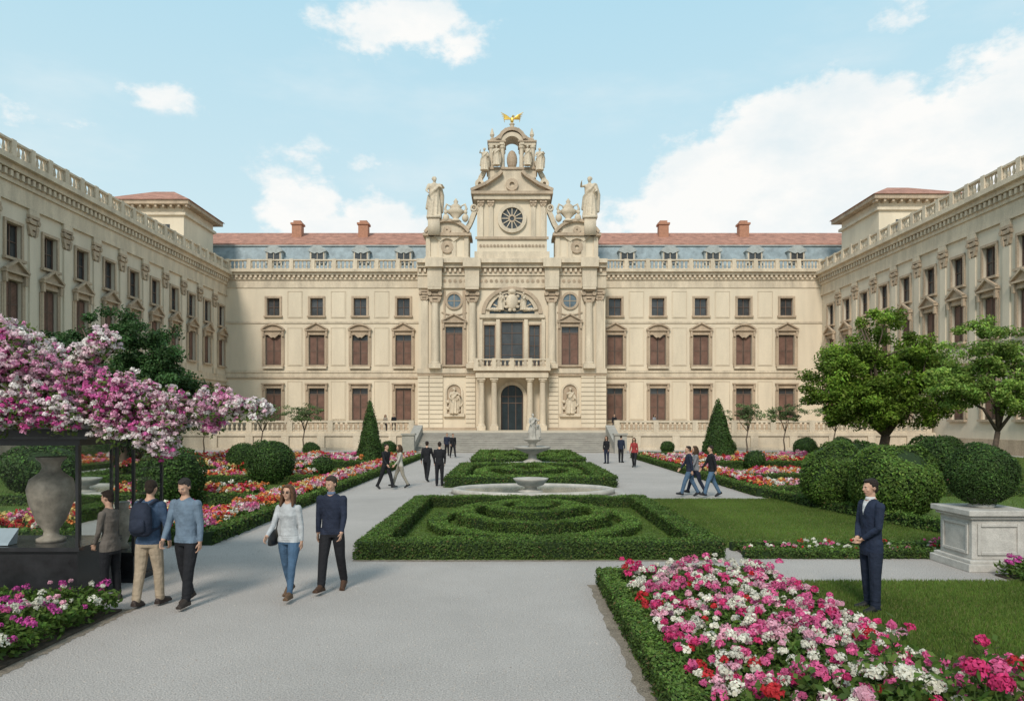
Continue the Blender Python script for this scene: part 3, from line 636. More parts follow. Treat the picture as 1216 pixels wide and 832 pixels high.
# ---------------------------------------------------------------- human figures
def remesh(mb,vox,it,mats):
    me=mb.mesh('tmp',[]); o=link(bpy.data.objects.new('tmp',me))
    r=o.modifiers.new('r','REMESH'); r.mode='VOXEL'; r.voxel_size=vox
    if it: s=o.modifiers.new('s','SMOOTH'); s.factor=.5; s.iterations=it
    dg=bpy.context.evaluated_depsgraph_get(); dg.update()
    out=bpy.data.meshes.new_from_object(o.evaluated_get(dg))
    bpy.data.objects.remove(o); bpy.data.meshes.remove(me)
    for m in mats: out.materials.append(m)
    out.polygons.foreach_set('use_smooth',[True]*len(out.polygons)); return out
def body(cfg,vox,mats,robe=False):
    mb=MB(); segs=[]; V=Vector; fem=cfg.get('fem',False)
    lean=math.radians(cfg.get('lean',3)); twist=cfg.get('twist',0)
    def up(p):
        p=V(p); q=p-V((0,0,.95)); q=Matrix.Rotation(math.radians(twist),3,'Z')@q if p.z>1.1 else q
        y=q.y*math.cos(lean)-q.z*math.sin(lean); z=q.z*math.cos(lean)+q.y*math.sin(lean); return V((q.x,y,z+.95))
    def T(pts,rad,m,n=12):
        mb.tube(pts,rad,n)
        for i in range(len(pts)-1): segs.append((pts[i],pts[i+1],rad[i],rad[i+1],m))
    if fem: tr=[(.82,.15,.105),(.90,.17,.115),(.98,.16,.105),(1.08,.132,.095),(1.18,.138,.1),(1.27,.155,.122),(1.36,.16,.105),(1.42,.14,.085),(1.465,.075,.06),(1.49,.05,.05)]
    else: tr=[(.81,.155,.105),(.90,.168,.118),(1.0,.160,.114),(1.10,.158,.110),(1.22,.172,.117),(1.33,.188,.12),(1.40,.178,.105),(1.45,.13,.085),(1.48,.075,.065),(1.505,.055,.055)]
    if cfg.get('coat'): tr=[(.74,.165,.12),(.80,.172,.122)]+tr[1:]
    hem=cfg.get('hem',.86)
    rings=[]
    for z,w,d in tr:
        c=up((0,0,z)); c2=up((1,0,z)) if z<=1.1 else c+V((math.cos(math.radians(twist)),math.sin(math.radians(twist)),0))
        rings.append((c,(c2-c).normalized()*w,V((0,d,0))))
    mb.loft(rings,20)
    for s in (-.07,.07): segs.append((up((s,0,.85)),up((s*1.3,0,1.38)),.11,.1,0))
    segs.append((up((-.12,0,1.40)),up((.12,0,1.40)),.07,.07,0))
    if not robe and not cfg.get('coat'):
        for k in range(3):
            z=.90+.035*k; mb.loft([(up((0,0,z-.012)),(.15,0,0),(0,.10,0)),(up((0,0,z)),(tr[1][1]*(1.03-.02*k),0,0),(0,tr[1][2]*(1.05-.02*k),0)),(up((0,0,z+.012)),(.15,0,0),(0,.10,0))],18)
    for i,s in enumerate((1,-1)):
        a,k,fp=[math.radians(x) for x in cfg.get('legs',((4,3,0),(-3,3,0)))[i]]
        ab=cfg.get('stance',.03)
        hip=V((s*.09,0,.90)); kn=hip+V((s*ab,-math.sin(a),-math.cos(a)))*.42; an=kn+V((s*ab*.3,-math.sin(a-k),-math.cos(a-k)))*.40
        slim=cfg.get('slim',0)
        r=[.098,.092,.068-slim*.006,.066-slim*.008,.055-slim*.012] if fem else [.096,.094,.074,.070,.060]
        mid=hip.lerp(kn,.4); cf=kn.lerp(an,.35)
        T([hip,mid,kn,cf,an],r,1)
        for q in (.93,.8): mb.ell(kn.lerp(an,q),(r[4]*1.12,r[4]*1.12,.02),12)
        fd=V((s*.12,-math.cos(fp),-math.sin(fp))).normalized(); upv=V((0,-math.sin(fp),math.cos(fp)))
        heel=an-fd*.045-upv*.045; ball=an+fd*.12-upv*.055; toe=an+fd*.185-upv*.058
        T([heel,an+fd*.05-upv*.035,ball,toe],[.04,.048,.04,.026],3)
        mb.box(lambda u,v,z:tuple(an+V((1,0,0))*u+fd*v+upv*z),-.042,.042,-.07,.2,-.095,-.06)
        segs.append((an-fd*.06-upv*.08,an+fd*.2-upv*.08,.03,.03,3))
    for i,s in enumerate((1,-1)):
        a,ab,e,inn=[math.radians(x) for x in cfg.get('arms',((8,8,15,0),(-6,8,12,0)))[i]]
        sw=.165 if fem else .19
        sh=up((s*(sw-.01),0,1.40 if not fem else 1.385))
        d1=V((s*math.sin(ab),-math.sin(a+lean)*math.cos(ab),-math.cos(a+lean)*math.cos(ab))); el=sh+d1*.285
        d2=V((-s*math.sin(inn)+s*.03,-math.sin(a+e)*math.cos(inn),-math.cos(a+e)*math.cos(inn))).normalized(); wr=el+d2*.25
        k=.88 if fem else 1
        T([sh,sh.lerp(el,.5)],[.064*k,.056*k],0); T([sh.lerp(el,.5),el,el.lerp(wr,.3),el.lerp(wr,.93)],[.056*k,.047*k,.045*k,.034*k],0); T([el.lerp(wr,.9),wr],[.027,.026],2,8)
        w=V((0,-1,0))-d2*(-d2.y)
        if w.length<.3: w=V((0,0,1))
        w=(w-d2*w.dot(d2)).normalized(); n=d2.cross(w).normalized()
        if n.x*s>0: n=-n
        pe=wr+d2*.085
        mb.loft([(wr-d2*.01,w*.026,n*.018),(wr+d2*.03,w*.038,n*.016),(pe,w*.042,n*.014),(pe+d2*.008,w*.036,n*.009)],10)
        segs.append((wr,pe,.035,.035,2))
        for j in range(4):
            o=w*(.03-.02*j); L=(.068,.078,.072,.056)[j]; c0=math.radians(18+6*j)
            p0=wr+d2*.075+o; p1=pe+o+(d2*math.cos(c0)+n*math.sin(c0))*L*.45; p2=p1+(d2*math.cos(c0*2)+n*math.sin(c0*2))*L*.32; p3=p2+(d2*math.cos(c0*3)+n*math.sin(c0*3))*L*.25
            T([p0,p1,p2,p3],[.0092,.0088,.008,.007],2,7)
        th0=wr+d2*.025+w*.025; T([th0,th0+(d2*.6+w*.8).normalized()*.035+n*.008,th0+(d2*.6+w*.8).normalized()*.05+d2*.025+n*.02],[.012,.0105,.008],2,7)
    nb=up((0,0,1.46)); hc=up((0,-.005,1.63))+V((0,-.01,0))
    T([nb,up((0,0,1.56))],[.052,.05],2)
    Rm=Matrix.Rotation(math.radians(cfg.get('hyaw',0)),3,'Z')@Matrix.Rotation(math.radians(cfg.get('hpitch',0)),3,'X')
    def h(x,y,z): return hc+Rm@V((x,y,z))
    mb.ell(h(0,.012,.03),(.074,.093,.088),16,0,Rm); mb.ell(h(0,-.022,-.012),(.060,.07,.098),16,0,Rm); mb.ell(h(0,-.045,-.082),(.032,.036,.026),10,0,Rm)
    mb.ell(h(0,-.078,.03),(.05,.014,.012),8,0,Rm)
    mb.tube([h(0,-.088,.025),h(0,-.105,-.018),h(0,-.085,-.026)],[.009,.0135,.011],8)
    mb.ell(h(0,-.087,-.05),(.022,.008,.009),8,0,Rm)
    for s in (-1,1): mb.ell(h(s*.076,.008,-.002),(.009,.02,.032),8,0,Rm); mb.ell(h(s*.042,-.062,-.02),(.018,.018,.02),8,0,Rm)
    segs.append((h(0,0,.04),h(0,-.02,-.06),.08,.06,2))
    if robe:
        mb.loft([((0,.02,0),(.26,0,0),(0,.22,0)),((.02,0,.3),(.23,0,0),(0,.19,0)),((0,0,.7),(.2,0,0),(0,.17,0)),((0,0,1.0),(.18,0,0),(0,.14,0)),((0,0,1.35),(.19,0,0),(0,.13,0))],14)
        for k in range(9):
            a=k*.7; mb.tube([(.24*math.cos(a),.21*math.sin(a),0),(.2*math.cos(a+.2),.18*math.sin(a+.2),.6),(.14*math.cos(a+.5),.12*math.sin(a+.5),1.1)],[.045,.035,.02],6)
        mb.tube([up((.17,-.03,1.42)),up((0,-.14,1.15)),up((-.17,-.05,.9)),(-.24,.05,.4)],[.06,.06,.08,.07],8)
        mb.tube([up((.2,.05,1.42)),(.28,.12,1.0),(.26,.14,.3)],[.07,.09,.08],8)
        mb.ell(h(0,.02,.05),(.09,.105,.095),12,0,Rm)
    me=remesh(mb,vox,cfg.get('sm',3),mats)
    if len(mats)>1:
        n=len(me.polygons); C=np.empty(n*3); me.polygons.foreach_get('center',C); C=C.reshape(n,3)
        best=np.full(n,1e9); idx=np.zeros(n,int)
        for p,q,r0,r1,m in segs:
            p=np.array(p);q=np.array(q); d=q-p; t=np.clip(((C-p)@d)/(d@d),0,1); dist=np.linalg.norm(C-(p+t[:,None]*d),axis=1)-(r0+(r1-r0)*t)
            b=dist<best; best[b]=dist[b]; idx[b]=m
        core=(np.abs(C[:,0])<.19)
        z=C[:,2]; idx[(idx==0)&(z<hem)&core&(np.abs(C[:,1])<.25)]=1; idx[(idx==1)&(z>=hem)]=0
        if cfg.get('shirt'):
            q=(idx==0)&(C[:,1]<-.03-math.tan(lean)*(z-.95))&(np.abs(C[:,0]-0)<np.clip((z-cfg['shirt'])*.28,0,.06))&(z>cfg['shirt'])&(z<1.5); idx[q]=4
        me.polygons.foreach_set('material_index',idx.astype(np.int32))
    mz=min(v.co.z for v in me.vertices)
    return me,mz,h,hc,Rm,up
_cm={}
def cm(c,rough=.85,b=.8,sc=11):
    k=(c,rough)
    if k not in _cm: _cm[k]=MAT('cloth' if rough>.6 else 'skin',c,.2,9,rough,b,sc,bdist=.035)
    return _cm[k]
SKIN=(.50,.30,.21)
def person(name,x,y,H,head,cfg,z=0,near=True):
    e=empty(name,(x,y,z),math.radians(head),H/1.76)
    skin=cm(cfg.get('skin',SKIN),.55,.05)
    mats=[cm(cfg['top']),cm(cfg['bot']),skin,cm(cfg.get('shoe',(.03,.025,.022)),.62,.1),cm(cfg.get('shc',(.6,.6,.6)))]
    me,mz,h,hc,Rm,up=body(cfg,.0075 if near else .014,mats)
    b=link(bpy.data.objects.new('body',me),e); kids=[b]
    hr=MB(); hairc=cm(cfg.get('hair',(.025,.018,.013)),.7,.9,70)
    hr.ell(h(0,.026,.046),(.080,.092,.086),16,0,Rm); hr.ell(h(0,-.018,.098),(.058,.06,.028),12,0,Rm); hr.ell(h(0,.06,-.01),(.062,.045,.07),12,0,Rm)
    hr.ell(h(.02,-.05,.098),(.035,.032,.018),10,0,Rm)
    for s in (-1,1): hr.ell(h(s*.072,.006,.03),(.010,.024,.032),8,0,Rm)
    if cfg.get('long'):
        for s in (-1,1):
            for k in range(3):
                hr.tube([h(s*.055,-.03+.035*k,.075),h(s*.085,-.02+.035*k,-.0),h(s*.09,-.02+.04*k,-.09),h(s*(.10-.01*k),-.05+.05*k,-.2)],[.028,.026,.028,.02],8)
        hr.tube([h(0,.08,.03),h(0,.105,-.08),h(0,.1,-.2)],[.06,.065,.05],10)
    hm=remesh(hr,.007 if near else .013,2,[hairc]); kids.append(link(bpy.data.objects.new('hair',hm),e))
    if near:
        ey=MB()
        for s in (-1,1):
            ey.ell(h(s*.029,-.0765,.008),(.0125,.008,.0065),10,0,Rm); ey.ell(h(s*.029,-.082,.008),(.005,.0035,.005),8,1,Rm)
            ey.tube([h(s*.016,-.0895,.028),h(s*.03,-.091,.031),h(s*.042,-.083,.027)],[.0022,.003,.002],6,1)
        ey.tube([h(-.02,-.088,-.047),h(0,-.096,-.045),h(.02,-.088,-.047)],[.003,.005,.003],6,2)
        if cfg.get('glasses'):
            for s in (-1,1): ey.ell(h(s*.03,-.093,.006),(.022,.007,.016),12,1,Rm); ey.tube([h(s*.05,-.09,.01),h(s*.08,0,.01)],[.003,.003],5,1)
        kids.append(ey.obj('face_details',[cm((.5,.46,.43),.5,.02),cm((.04,.025,.02),.4,.02),cm((.38,.16,.13),.5,.02)],e,True))
    V=Vector
    if cfg.get('backpack'):
        bp=MB(); c=up((0,.19,1.22)) 
        bp.loft([(c+V((0,0,-.24)),(.11,0,0),(0,.06,0)),(c+V((0,0,-.2)),(.155,0,0),(0,.09,0)),(c,(.16,0,0),(0,.10,0)),(c+V((0,0,.15)),(.14,0,0),(0,.085,0)),(c+V((0,0,.22)),(.09,0,0),(0,.05,0))],18)
        bp.loft([(c+V((0,.06,-.2)),(.09,0,0),(0,.04,0)),(c+V((0,.085,-.15)),(.12,0,0),(0,.05,0)),(c+V((0,.085,-.03)),(.11,0,0),(0,.045,0)),(c+V((0,.06,.02)),(.08,0,0),(0,.03,0))],14)
        for s in (-1,1): bp.tube([up((s*.1,.13,1.42)),up((s*.115,.03,1.475)),up((s*.12,-.1,1.40)),up((s*.13,-.13,1.25)),up((s*.15,.02,1.08)),up((s*.12,.14,1.05))],[.02]*6,8)
        kids.append(bp.obj('backpack',cm((.02,.026,.045)),e,True))
    if cfg.get('bag'):
        bg=MB(); c=V((-.25,-.03,.93))
        bg.loft([(c+V((0,0,-.13)),(.04,0,0),(0,.11,0)),(c+V((0,0,-.11)),(.055,0,0),(0,.15,0)),(c,(.05,0,0),(0,.14,0)),(c+V((0,0,.1)),(.03,0,0),(0,.12,0)),(c+V((0,0,.11)),(.02,0,0),(0,.11,0))],16)
        bg.tube([c+V((0,-.1,.09)),up((-.19,-.07,1.3)),up((-.145,0,1.46)),up((-.19,.08,1.3)),c+V((0,.1,.09))],[.009]*5,6)
        kids.append(bg.obj('handbag',m_dark,e,True))
    if cfg.get('collar'):
        cl=MB(); cc=up((0,-.01,1.49)); cl.lathe((cc.x,cc.y,cc.z-.02),[(.064,0),(.066,.02),(.058,.045),(.054,.045)],14); kids.append(cl.obj('collar',cm(cfg.get('shc',(.6,.6,.6))),e,True))
    for o in kids: o.location=(0,0,-mz)
    return e
WALK=dict(legs=((24,8,-8),(-16,12,28)),arms=((-16,9,12,0),(18,9,22,0)))
WALK2=dict(legs=((-14,14,26),(22,6,-8)),arms=((16,9,24,0),(-14,9,12,0)))
STAND=dict(legs=((3,3,0),(-2,3,0)),arms=((4,8,12,4),(2,8,12,4)))
NAVY=(.018,.024,.045); BLK=(.014,.014,.017)
person('woman_visitor',-5.95,10.6,1.62,-100,dict(STAND,top=(.13,.11,.095),bot=BLK,fem=True,hpitch=12,hair=(.03,.02,.015),coat=True,hem=.79,arms=((4,6,26,15),(2,6,20,12))))
person('man_with_backpack',-5.2,10.25,1.78,172,dict(WALK2,legs=((-6,6,10),(9,5,0)),top=(.045,.075,.13),bot=(.36,.28,.20),backpack=True,hair=(.03,.02,.014),hyaw=14,hpitch=10,arms=((12,8,30,5),(5,9,15,5)),shoe=(.05,.035,.03)))
person('man_visitor',-4.68,10.3,1.80,-12,dict(WALK,top=(.14,.19,.25),bot=BLK,hpitch=24,hair=(.04,.035,.032),legs=((14,6,0),(-10,10,18)),arms=((-6,8,10,0),(10,8,22,4)),shoe=(.04,.03,.025)))
person('woman_visitor',-3.33,10.7,1.68,-8,dict(WALK,top=(.42,.43,.44),bot=(.06,.11,.18),fem=True,slim=1,long=True,hair=(.12,.06,.032),glasses=True,bag=True,shoe=(.12,.07,.04),legs=((18,6,-4),(-12,12,24)),arms=((-10,7,10,0),(14,12,40,0))))
person('man_visitor',-2.8,11.15,1.77,-6,dict(WALK2,top=NAVY,bot=BLK,hair=(.05,.035,.024),hyaw=-22,hpitch=16,collar=True,shc=(.12,.16,.24),legs=((-10,12,20),(16,6,-4)),arms=((8,7,20,2),(-8,7,12,0)),shoe=(.07,.035,.02)))
person('man_in_suit',5.02,10.0,1.84,-82,dict(STAND,top=(.016,.024,.048),bot=(.014,.020,.038),shirt=1.28,collar=True,shc=(.6,.6,.6),hair=(.025,.017,.013),coat=True,hem=.79,stance=.06,arms=((8,6,30,38),(8,6,30,38)),lean=0,hpitch=6,shoe=(.012,.012,.012)))
FARP=[(-4.95,28,1.74,60,BLK,BLK,0,WALK,0),(-4.45,28.5,1.7,-70,(.45,.42,.36),(.3,.27,.22),1,WALK2,0),(-3.75,31.5,1.76,170,BLK,BLK,0,WALK,0),(-2.98,29.4,1.8,182,BLK,BLK,0,STAND,0),
 (-5.0,55,1.75,10,NAVY,BLK,0,STAND,0),(-4.3,52,1.75,20,BLK,BLK,0,WALK,0),(5.95,45,1.72,-30,BLK,NAVY,1,STAND,0),(7.0,41,1.7,-20,(.3,.04,.04),BLK,1,WALK,0),(7.0,46,1.75,150,NAVY,BLK,0,STAND,0),
 (6.25,25.2,1.76,-95,NAVY,(.07,.12,.19),0,WALK,0),(6.66,25.9,1.74,-88,(.2,.2,.21),NAVY,1,WALK2,0),(6.98,25,1.78,-85,BLK,(.08,.14,.22),0,WALK,0),
 (10,70,1.75,0,BLK,BLK,0,STAND,1.6),(13.6,68.5,1.75,40,(.3,.3,.32),BLK,1,STAND,1.6),(-11.3,68.5,1.75,0,BLK,BLK,0,STAND,1.6),(-12.2,69,1.7,0,(.3,.25,.2),BLK,1,STAND,1.6)]
for x,y,H,hd,tc_,bc,fem,pose,z in FARP:
    person('woman_visitor' if fem else 'man_visitor',x,y,H,hd,dict(pose,top=tc_,bot=bc,fem=bool(fem),long=bool(fem),hair=(.03,.02,.015) if not fem else (.07,.04,.02),shoe=BLK),z,False)
# statues
def statue_mesh(cfg,mat,vox=.022):
    return body(dict(cfg,sm=2),vox,[mat],True)[0]
sA=statue_mesh(dict(STAND,arms=((45,25,50,20),(10,20,40,10)),hyaw=20),m_trimw); sB=statue_mesh(dict(STAND,arms=((10,20,50,10),(60,25,50,10)),hyaw=-25,fem=True),m_trimw)
def put(me,name,x,y,z,s,rot,parent,wd=1.25):
    o=bpy.data.objects.new(name,me); o.location=(x,y,z); o.scale=(s*wd,s*wd,s); o.rotation_euler=(0,0,rot); link(o,parent)
pd=MB()
for s in (-1,1):
    u=s*9.35
    pd.box(W,u-.7,u+.7,85.4,86.8,24.9,26.9); pd.box(W,u-.85,u+.85,85.25,86.95,26.9,27.15)
    put(sA if s<0 else sB,'statue_figure',u,86.1,27.15,2.75,-.2*s,PAL)
    u=s*6.75
    pd.lathe((u,86,26.6),[(.7,0),(.5,.2),(.3,.4),(.8,.9),(1.0,1.3),(.6,1.6),(.75,1.75),(.2,2.2),(.3,2.4),(.05,2.8)],12)
    for q in (-1,1): pd.tube([(u+q*.8,86,27.6),(u+q*1.3,85.9,28.1),(u+q*1.1,86,28.7),(u+q*.7,86,28.5)],[.12,.16,.14,.08],8); pd.ell((u+q*1.15,85.8,27.0),(.4,.4,.5),10); pd.ell((u+q*1.2,85.7,27.65),(.22,.22,.25),8)
    put(sB if s<0 else sA,'statue_figure',s*3.3,85.5,32.6,1.5,0,PAL)
    put(sA if s<0 else sB,'statue_figure',s*1.85,85.5,33.2,1.35,0,PAL)
    put(sA if s<0 else sB,'relief_figure',s*sb,85.75,3.6,1.75,.3,PAL)
    put(sB,'relief_figure',s*sb+.35,85.85,4.1,1.1,-.8,PAL)
    for k in range(7): pd.ell((s*sb+math.cos(k*.9)*.8,85.8,4.6+math.sin(k*.9)*.9),(.28,.18,.22),8)
    put(sB,'relief_figure',s*1.35,85.35,15.9,1.2,.5*s,PAL)
pd.ell((0,85.35,16.9),(.75,.3,.95),14); pd.ell((0,85.3,18.1),(.5,.3,.3),10)
for k in range(10): a=k*.63; pd.ell((.85*math.cos(a),85.35,16.9+1.05*math.sin(a)),(.25,.2,.2),8)
for s in (-1,1): 
    for k in range(6): pd.ell((s*(1.5+.28*k),85.5,16.0+.05*math.sin(k*3)),(.24,.25,.3-.03*k),8)
pd.obj('sculpture_groups',m_trimw,PAL,True)
# ---------------------------------------------------------------- fountains
m_water=MAT('water',(.12,.16,.16),.2,1,.08,.25,12,spec=.6)
fx,fy=.75,25.4
e=empty('round_fountain_pool'); b=MB()
b.loft([((fx,fy,0),(3.3,0,0),(0,2.3,0)),((fx,fy,.10),(3.3,0,0),(0,2.3,0)),((fx,fy,.12),(3.22,0,0),(0,2.22,0)),((fx,fy,.12),(2.9,0,0),(0,1.95,0)),((fx,fy,.05),(2.86,0,0),(0,1.9,0))],48)
b.loft([((fx,fy,.12),(2.9,0,0),(0,1.95,0)),((fx,fy,.28),(2.88,0,0),(0,1.93,0)),((fx,fy,.30),(2.8,0,0),(0,1.85,0)),((fx,fy,.28),(2.6,0,0),(0,1.7,0)),((fx,fy,.12),(2.58,0,0),(0,1.68,0))],48)
b.lathe((fx-.1,fy-.6,.1),[(.5,0),(.5,.12),(.22,.2),(.2,.28),(.45,.36),(.58,.52),(.62,.58),(.52,.58),(.42,.5)],24)
b.obj('basin',m_marble,e,True); w=MB(); w.loft([((fx,fy,.125),(2.65,0,0),(0,1.75,0)),((fx,fy,.235),(2.65,0,0),(0,1.75,0))],40); w.obj('water',m_water,e)
e=empty('statue_fountain'); b=MB(); fx,fy=1.15,40.2
b.lathe((fx,fy,0),[(1.9,0),(1.9,.25),(1.8,.3),(1.6,.3),(1.55,.15)],32)
b.lathe((fx,fy,.1),[(.6,0),(.55,.3),(.25,.45),(.22,.7),(.5,.82),(.95,1.0),(1.05,1.12),(1.0,1.14),(.6,1.02)],28)
b.lathe((fx,fy,1.1),[(.25,0),(.2,.3),(.3,.4),(.5,.5),(.55,.58),(.25,.55),(.2,.62)],20)
b.obj('bowls',m_marble,e,True); w=MB(); w.lathe((fx,fy,.2),[(1.58,0),(1.58,.03)],24); w.obj('water',m_water,e)
sC=statue_mesh(dict(STAND,arms=((50,30,50,10),(10,20,40,10))),m_marble,.03); put(sC,'statue',fx,fy,1.68,.8,.4,e,1.1); put(sC,'statue_companion',fx+.25,fy+.1,1.6,.6,-.9,e,1.1)
# ---------------------------------------------------------------- planter pedestal
e=empty('topiary_planter'); b=MB(); px,py=8.62,13.15
for a,z0,z1 in ((.60,0,.14),(.55,.14,.2),(.47,.2,.92),(.53,.92,.98),(.59,.98,1.08)): b.box(W,px-a,px+a,py-a,py+a,z0,z1)
for F in (Fr((px,py-.47),(1,0),(0,-1)),Fr((px-.47,py),(0,1),(-1,0))):
    for q in ((-.38,-.32,.28,.84),(.32,.38,.28,.84),(-.318,.318,.28,.34),(-.318,.318,.78,.84)): b.box(F,q[0],q[1],.002,.03,q[2],q[3])
o=b.obj('pedestal',m_ped,e); bv=o.modifiers.new('b','BEVEL'); bv.width=.012; bv.segments=2
b=MB(); b.lathe((px,py,1.08),[(.2,0),(.22,.04),(.14,.08),(.28,.14),(.3,.17),(.26,.17)],20); b.obj('urn_foot',m_ped,e,True)
topiary('',px,py,.57,.55,dens=3600,ls=.024,base=G2,z0=1.13,parent=e)
# ---------------------------------------------------------------- display case
m_cg=bpy.data.materials.new('clear_glass'); m_cg.use_nodes=True; nt=m_cg.node_tree
nt.nodes.remove(nt.nodes['Principled BSDF']); tr=nd(nt,'ShaderNodeBsdfTransparent'); tr.inputs[0].default_value=(.96,.975,.97,1); gl=nd(nt,'ShaderNodeBsdfGlossy'); gl.inputs['Roughness'].default_value=.02; fr=nd(nt,'ShaderNodeFresnel'); fr.inputs[0].default_value=1.2
mx=nd(nt,'ShaderNodeMixShader'); nt.links.new(fr.outputs[0],mx.inputs[0]); nt.links.new(tr.outputs[0],mx.inputs[1]); nt.links.new(gl.outputs[0],mx.inputs[2]); nt.links.new(mx.outputs[0],nt.nodes['Material Output'].inputs[0])
m_blk=MAT('black_marble',(.022,.022,.024),.5,3,.25,spec=.5)
e=empty('display_case'); b=MB(); gg=MB(); bl=MB()
def pane(P4): gg.face(P4)
def case(x0,x1,y0,y1,ph,top):
    bl.box(W,x0,x1,y0,y1,0,.08); bl.box(W,x0+.04,x1-.04,y0+.04,y1-.04,.08,ph-.06); bl.box(W,x0-.02,x1+.02,y0-.02,y1+.02,ph-.06,ph)
    for x in (x0+.03,x1-.03):
        for y in (y0+.03,y1-.03): b.box(W,x-.022,x+.022,y-.022,y+.022,ph,top)
    b.box(W,x0-.04,x1+.04,y0-.04,y1+.04,top,top+.09)
    a=.03; z0,z1=ph+.002,top-.002
    for (xa,ya),(xb,yb) in (((x0+.055,y0+a),(x1-.055,y0+a)),((x1-a,y0+.055),(x1-a,y1-.055)),((x1-.055,y1-a),(x0+.055,y1-a)),((x0+a,y1-.055),(x0+a,y0+.055))):
        pane([(xa,ya,z0),(xb,yb,z0),(xb,yb,z1),(xa,ya,z1)])
case(-9.1,-6.3,10.4,11.5,.82,2.3); case(-7.15,-6.2,11.75,12.75,.5,2.3)
b.box(W,-9.4,-5.95,10.1,13.0,2.44,2.54); bl.box(W,-9.3,-6.05,10.2,12.9,2.395,2.437)
b.obj('frame',m_dark,e); gg.obj('glass_panes',m_cg,e); bl.obj('plinth',m_blk,e)
rf=MB(); rf.box(W,-9.5,-5.85,10.0,13.1,2.543,2.60); rf.obj('roof_coping',MAT('coping_metal',(.22,.22,.21),.2,4,.5),e)
u=MB(); u.lathe((-7.05,10.95,.82),[(.2,0),(.2,.05),(.11,.09),(.1,.16),(.2,.32),(.3,.6),(.33,.8),(.29,.95),(.16,1.05),(.12,1.12),(.14,1.2),(.2,1.26),(.21,1.29),(.15,1.28)],28)
u.lathe((-6.65,12.2,.5),[(.14,0),(.08,.08),(.16,.3),(.2,.5),(.1,.68),(.13,.78),(.09,.77)],20)
u.obj('urn',MAT('aged_ceramic',(.30,.255,.21),.4,6,.5,.2,20),e,True)
pq=MB(); pq.hexa([(-7.75,10.5,.83),(-7.4,10.5,.83),(-7.4,10.7,.83),(-7.75,10.7,.83),(-7.75,10.52,.86),(-7.4,10.52,.86),(-7.4,10.74,1.05),(-7.75,10.74,1.05)]); pq.obj('label_plaque',MAT('plaque',(.35,.42,.48),.1,5,.5),e)
# ---------------------------------------------------------------- flowering vine above the case
e=empty('bougainvillea'); lf=Leaf(); pf=Leaf(); wd=MB()
cl=[(-6.95,9.9,3.45,.6),(-7.3,10,3.7,.5),(-7.9,10.2,3.4,.8),(-8.8,10.4,3.5,.9),(-6.25,10.1,3.05,.5),(-6.6,9.7,2.88,.38),(-7.3,9.7,2.9,.42),(-6.9,9.6,2.72,.25),(-6.1,9.7,2.75,.28),(-7.7,9.7,2.75,.3),(-5.7,10.0,3.75,.22),(-5.95,10,3.6,.18),(-6.05,10.1,3.4,.22),(-5.45,10.0,3.0,.42),(-5.75,10.2,2.9,.42),(-5.5,9.9,2.65,.3),(-4.85,10.1,2.8,.40),(-5.0,10.0,2.45,.3),(-4.85,10,2.28,.2),(-4.2,10.0,2.92,.25),(-3.85,9.9,2.86,.2),(-3.5,9.85,2.82,.17),(-4.35,10.3,2.65,.22),(-6.9,10.9,3.2,.6),(-5.8,11.2,2.95,.4)]
for x,y,z,r in cl:
    n=int(r**2*1500+12); d=rng.normal(size=(n,3)); d/=np.linalg.norm(d,axis=1,keepdims=True); d*=rng.random((n,1))**.35*rng.uniform(.75,1.25,(n,1))
    C=np.array([x,y,z])+d*np.array([r,r,r*.85])
    blooms(pf,C,.046,30,[(.70,.16,.42),(.80,.38,.56),(.86,.62,.68),(.88,.82,.78),(.88,.74,.76),(.66,.11,.35)],[.17,.2,.2,.23,.13,.07],.022,2.3)
    n=int(2600*r**2); d=rng.normal(size=(n,3)); d/=np.linalg.norm(d,axis=1,keepdims=True); d*=rng.random((n,1))**.4*1.1
    lf.add(np.array([x,y,z-.03])+d*r*.98,rng.normal(size=(n,3))+np.array([0,0,.5]),.04*rng.uniform(.6,1.3,n),.02,jit((.09,.14,.03),n,.4))
    wd.tube([(-7.6,11.8,2.66),((x-7.6)/2,(y+11.8)/2,(z+2.8)/2+.2),(x,y,z)],[.035,.025,.008],6,rnd=False)
wd.tube([(-7.6,13.3,0),(-7.7,13.25,1.4),(-7.6,13.2,2.5),(-7.6,11.8,2.7)],[.09,.07,.06,.05],8,rnd=False)
wd.tube([(-5.4,10.2,3.0),(-4.6,10.05,2.95),(-3.9,9.9,2.9),(-3.45,9.85,2.82)],[.03,.02,.013,.006],6,rnd=False); wd.tube([(-6.4,10,3.2),(-6,10,3.5),(-5.6,10,3.85)],[.02,.014,.007],6,rnd=False)
lf.obj('leaves',m_leaf,e); pf.obj('blossoms',m_petal,e); wd.obj('branches',m_bark,e)
# ---------------------------------------------------------------- light, sky, camera
tosun=Vector((-.20,-.80,.66)).normalized()
sd=bpy.data.lights.new('sun','SUN'); sd.energy=2.7; sd.angle=math.radians(14); sd.color=(1,.925,.82)
so=link(bpy.data.objects.new('sun',sd)); so.rotation_euler=(-tosun).to_track_quat('-Z','Y').to_euler()
w=bpy.data.worlds.new('World'); scene.world=w; w.use_nodes=True; nt=w.node_tree; L=nt.links.new
bg=nt.nodes['Background']; STR=.13; bg.inputs[1].default_value=STR
sk=nd(nt,'ShaderNodeTexSky'); sk.sky_type='NISHITA'; sk.sun_disc=False; sk.sun_elevation=math.asin(tosun.z); sk.sun_rotation=math.atan2(tosun.x,tosun.y)
tc=nd(nt,'ShaderNodeTexCoord'); nm=nd(nt,'ShaderNodeVectorMath',operation='NORMALIZE'); L(tc.outputs['Generated'],nm.inputs[0])
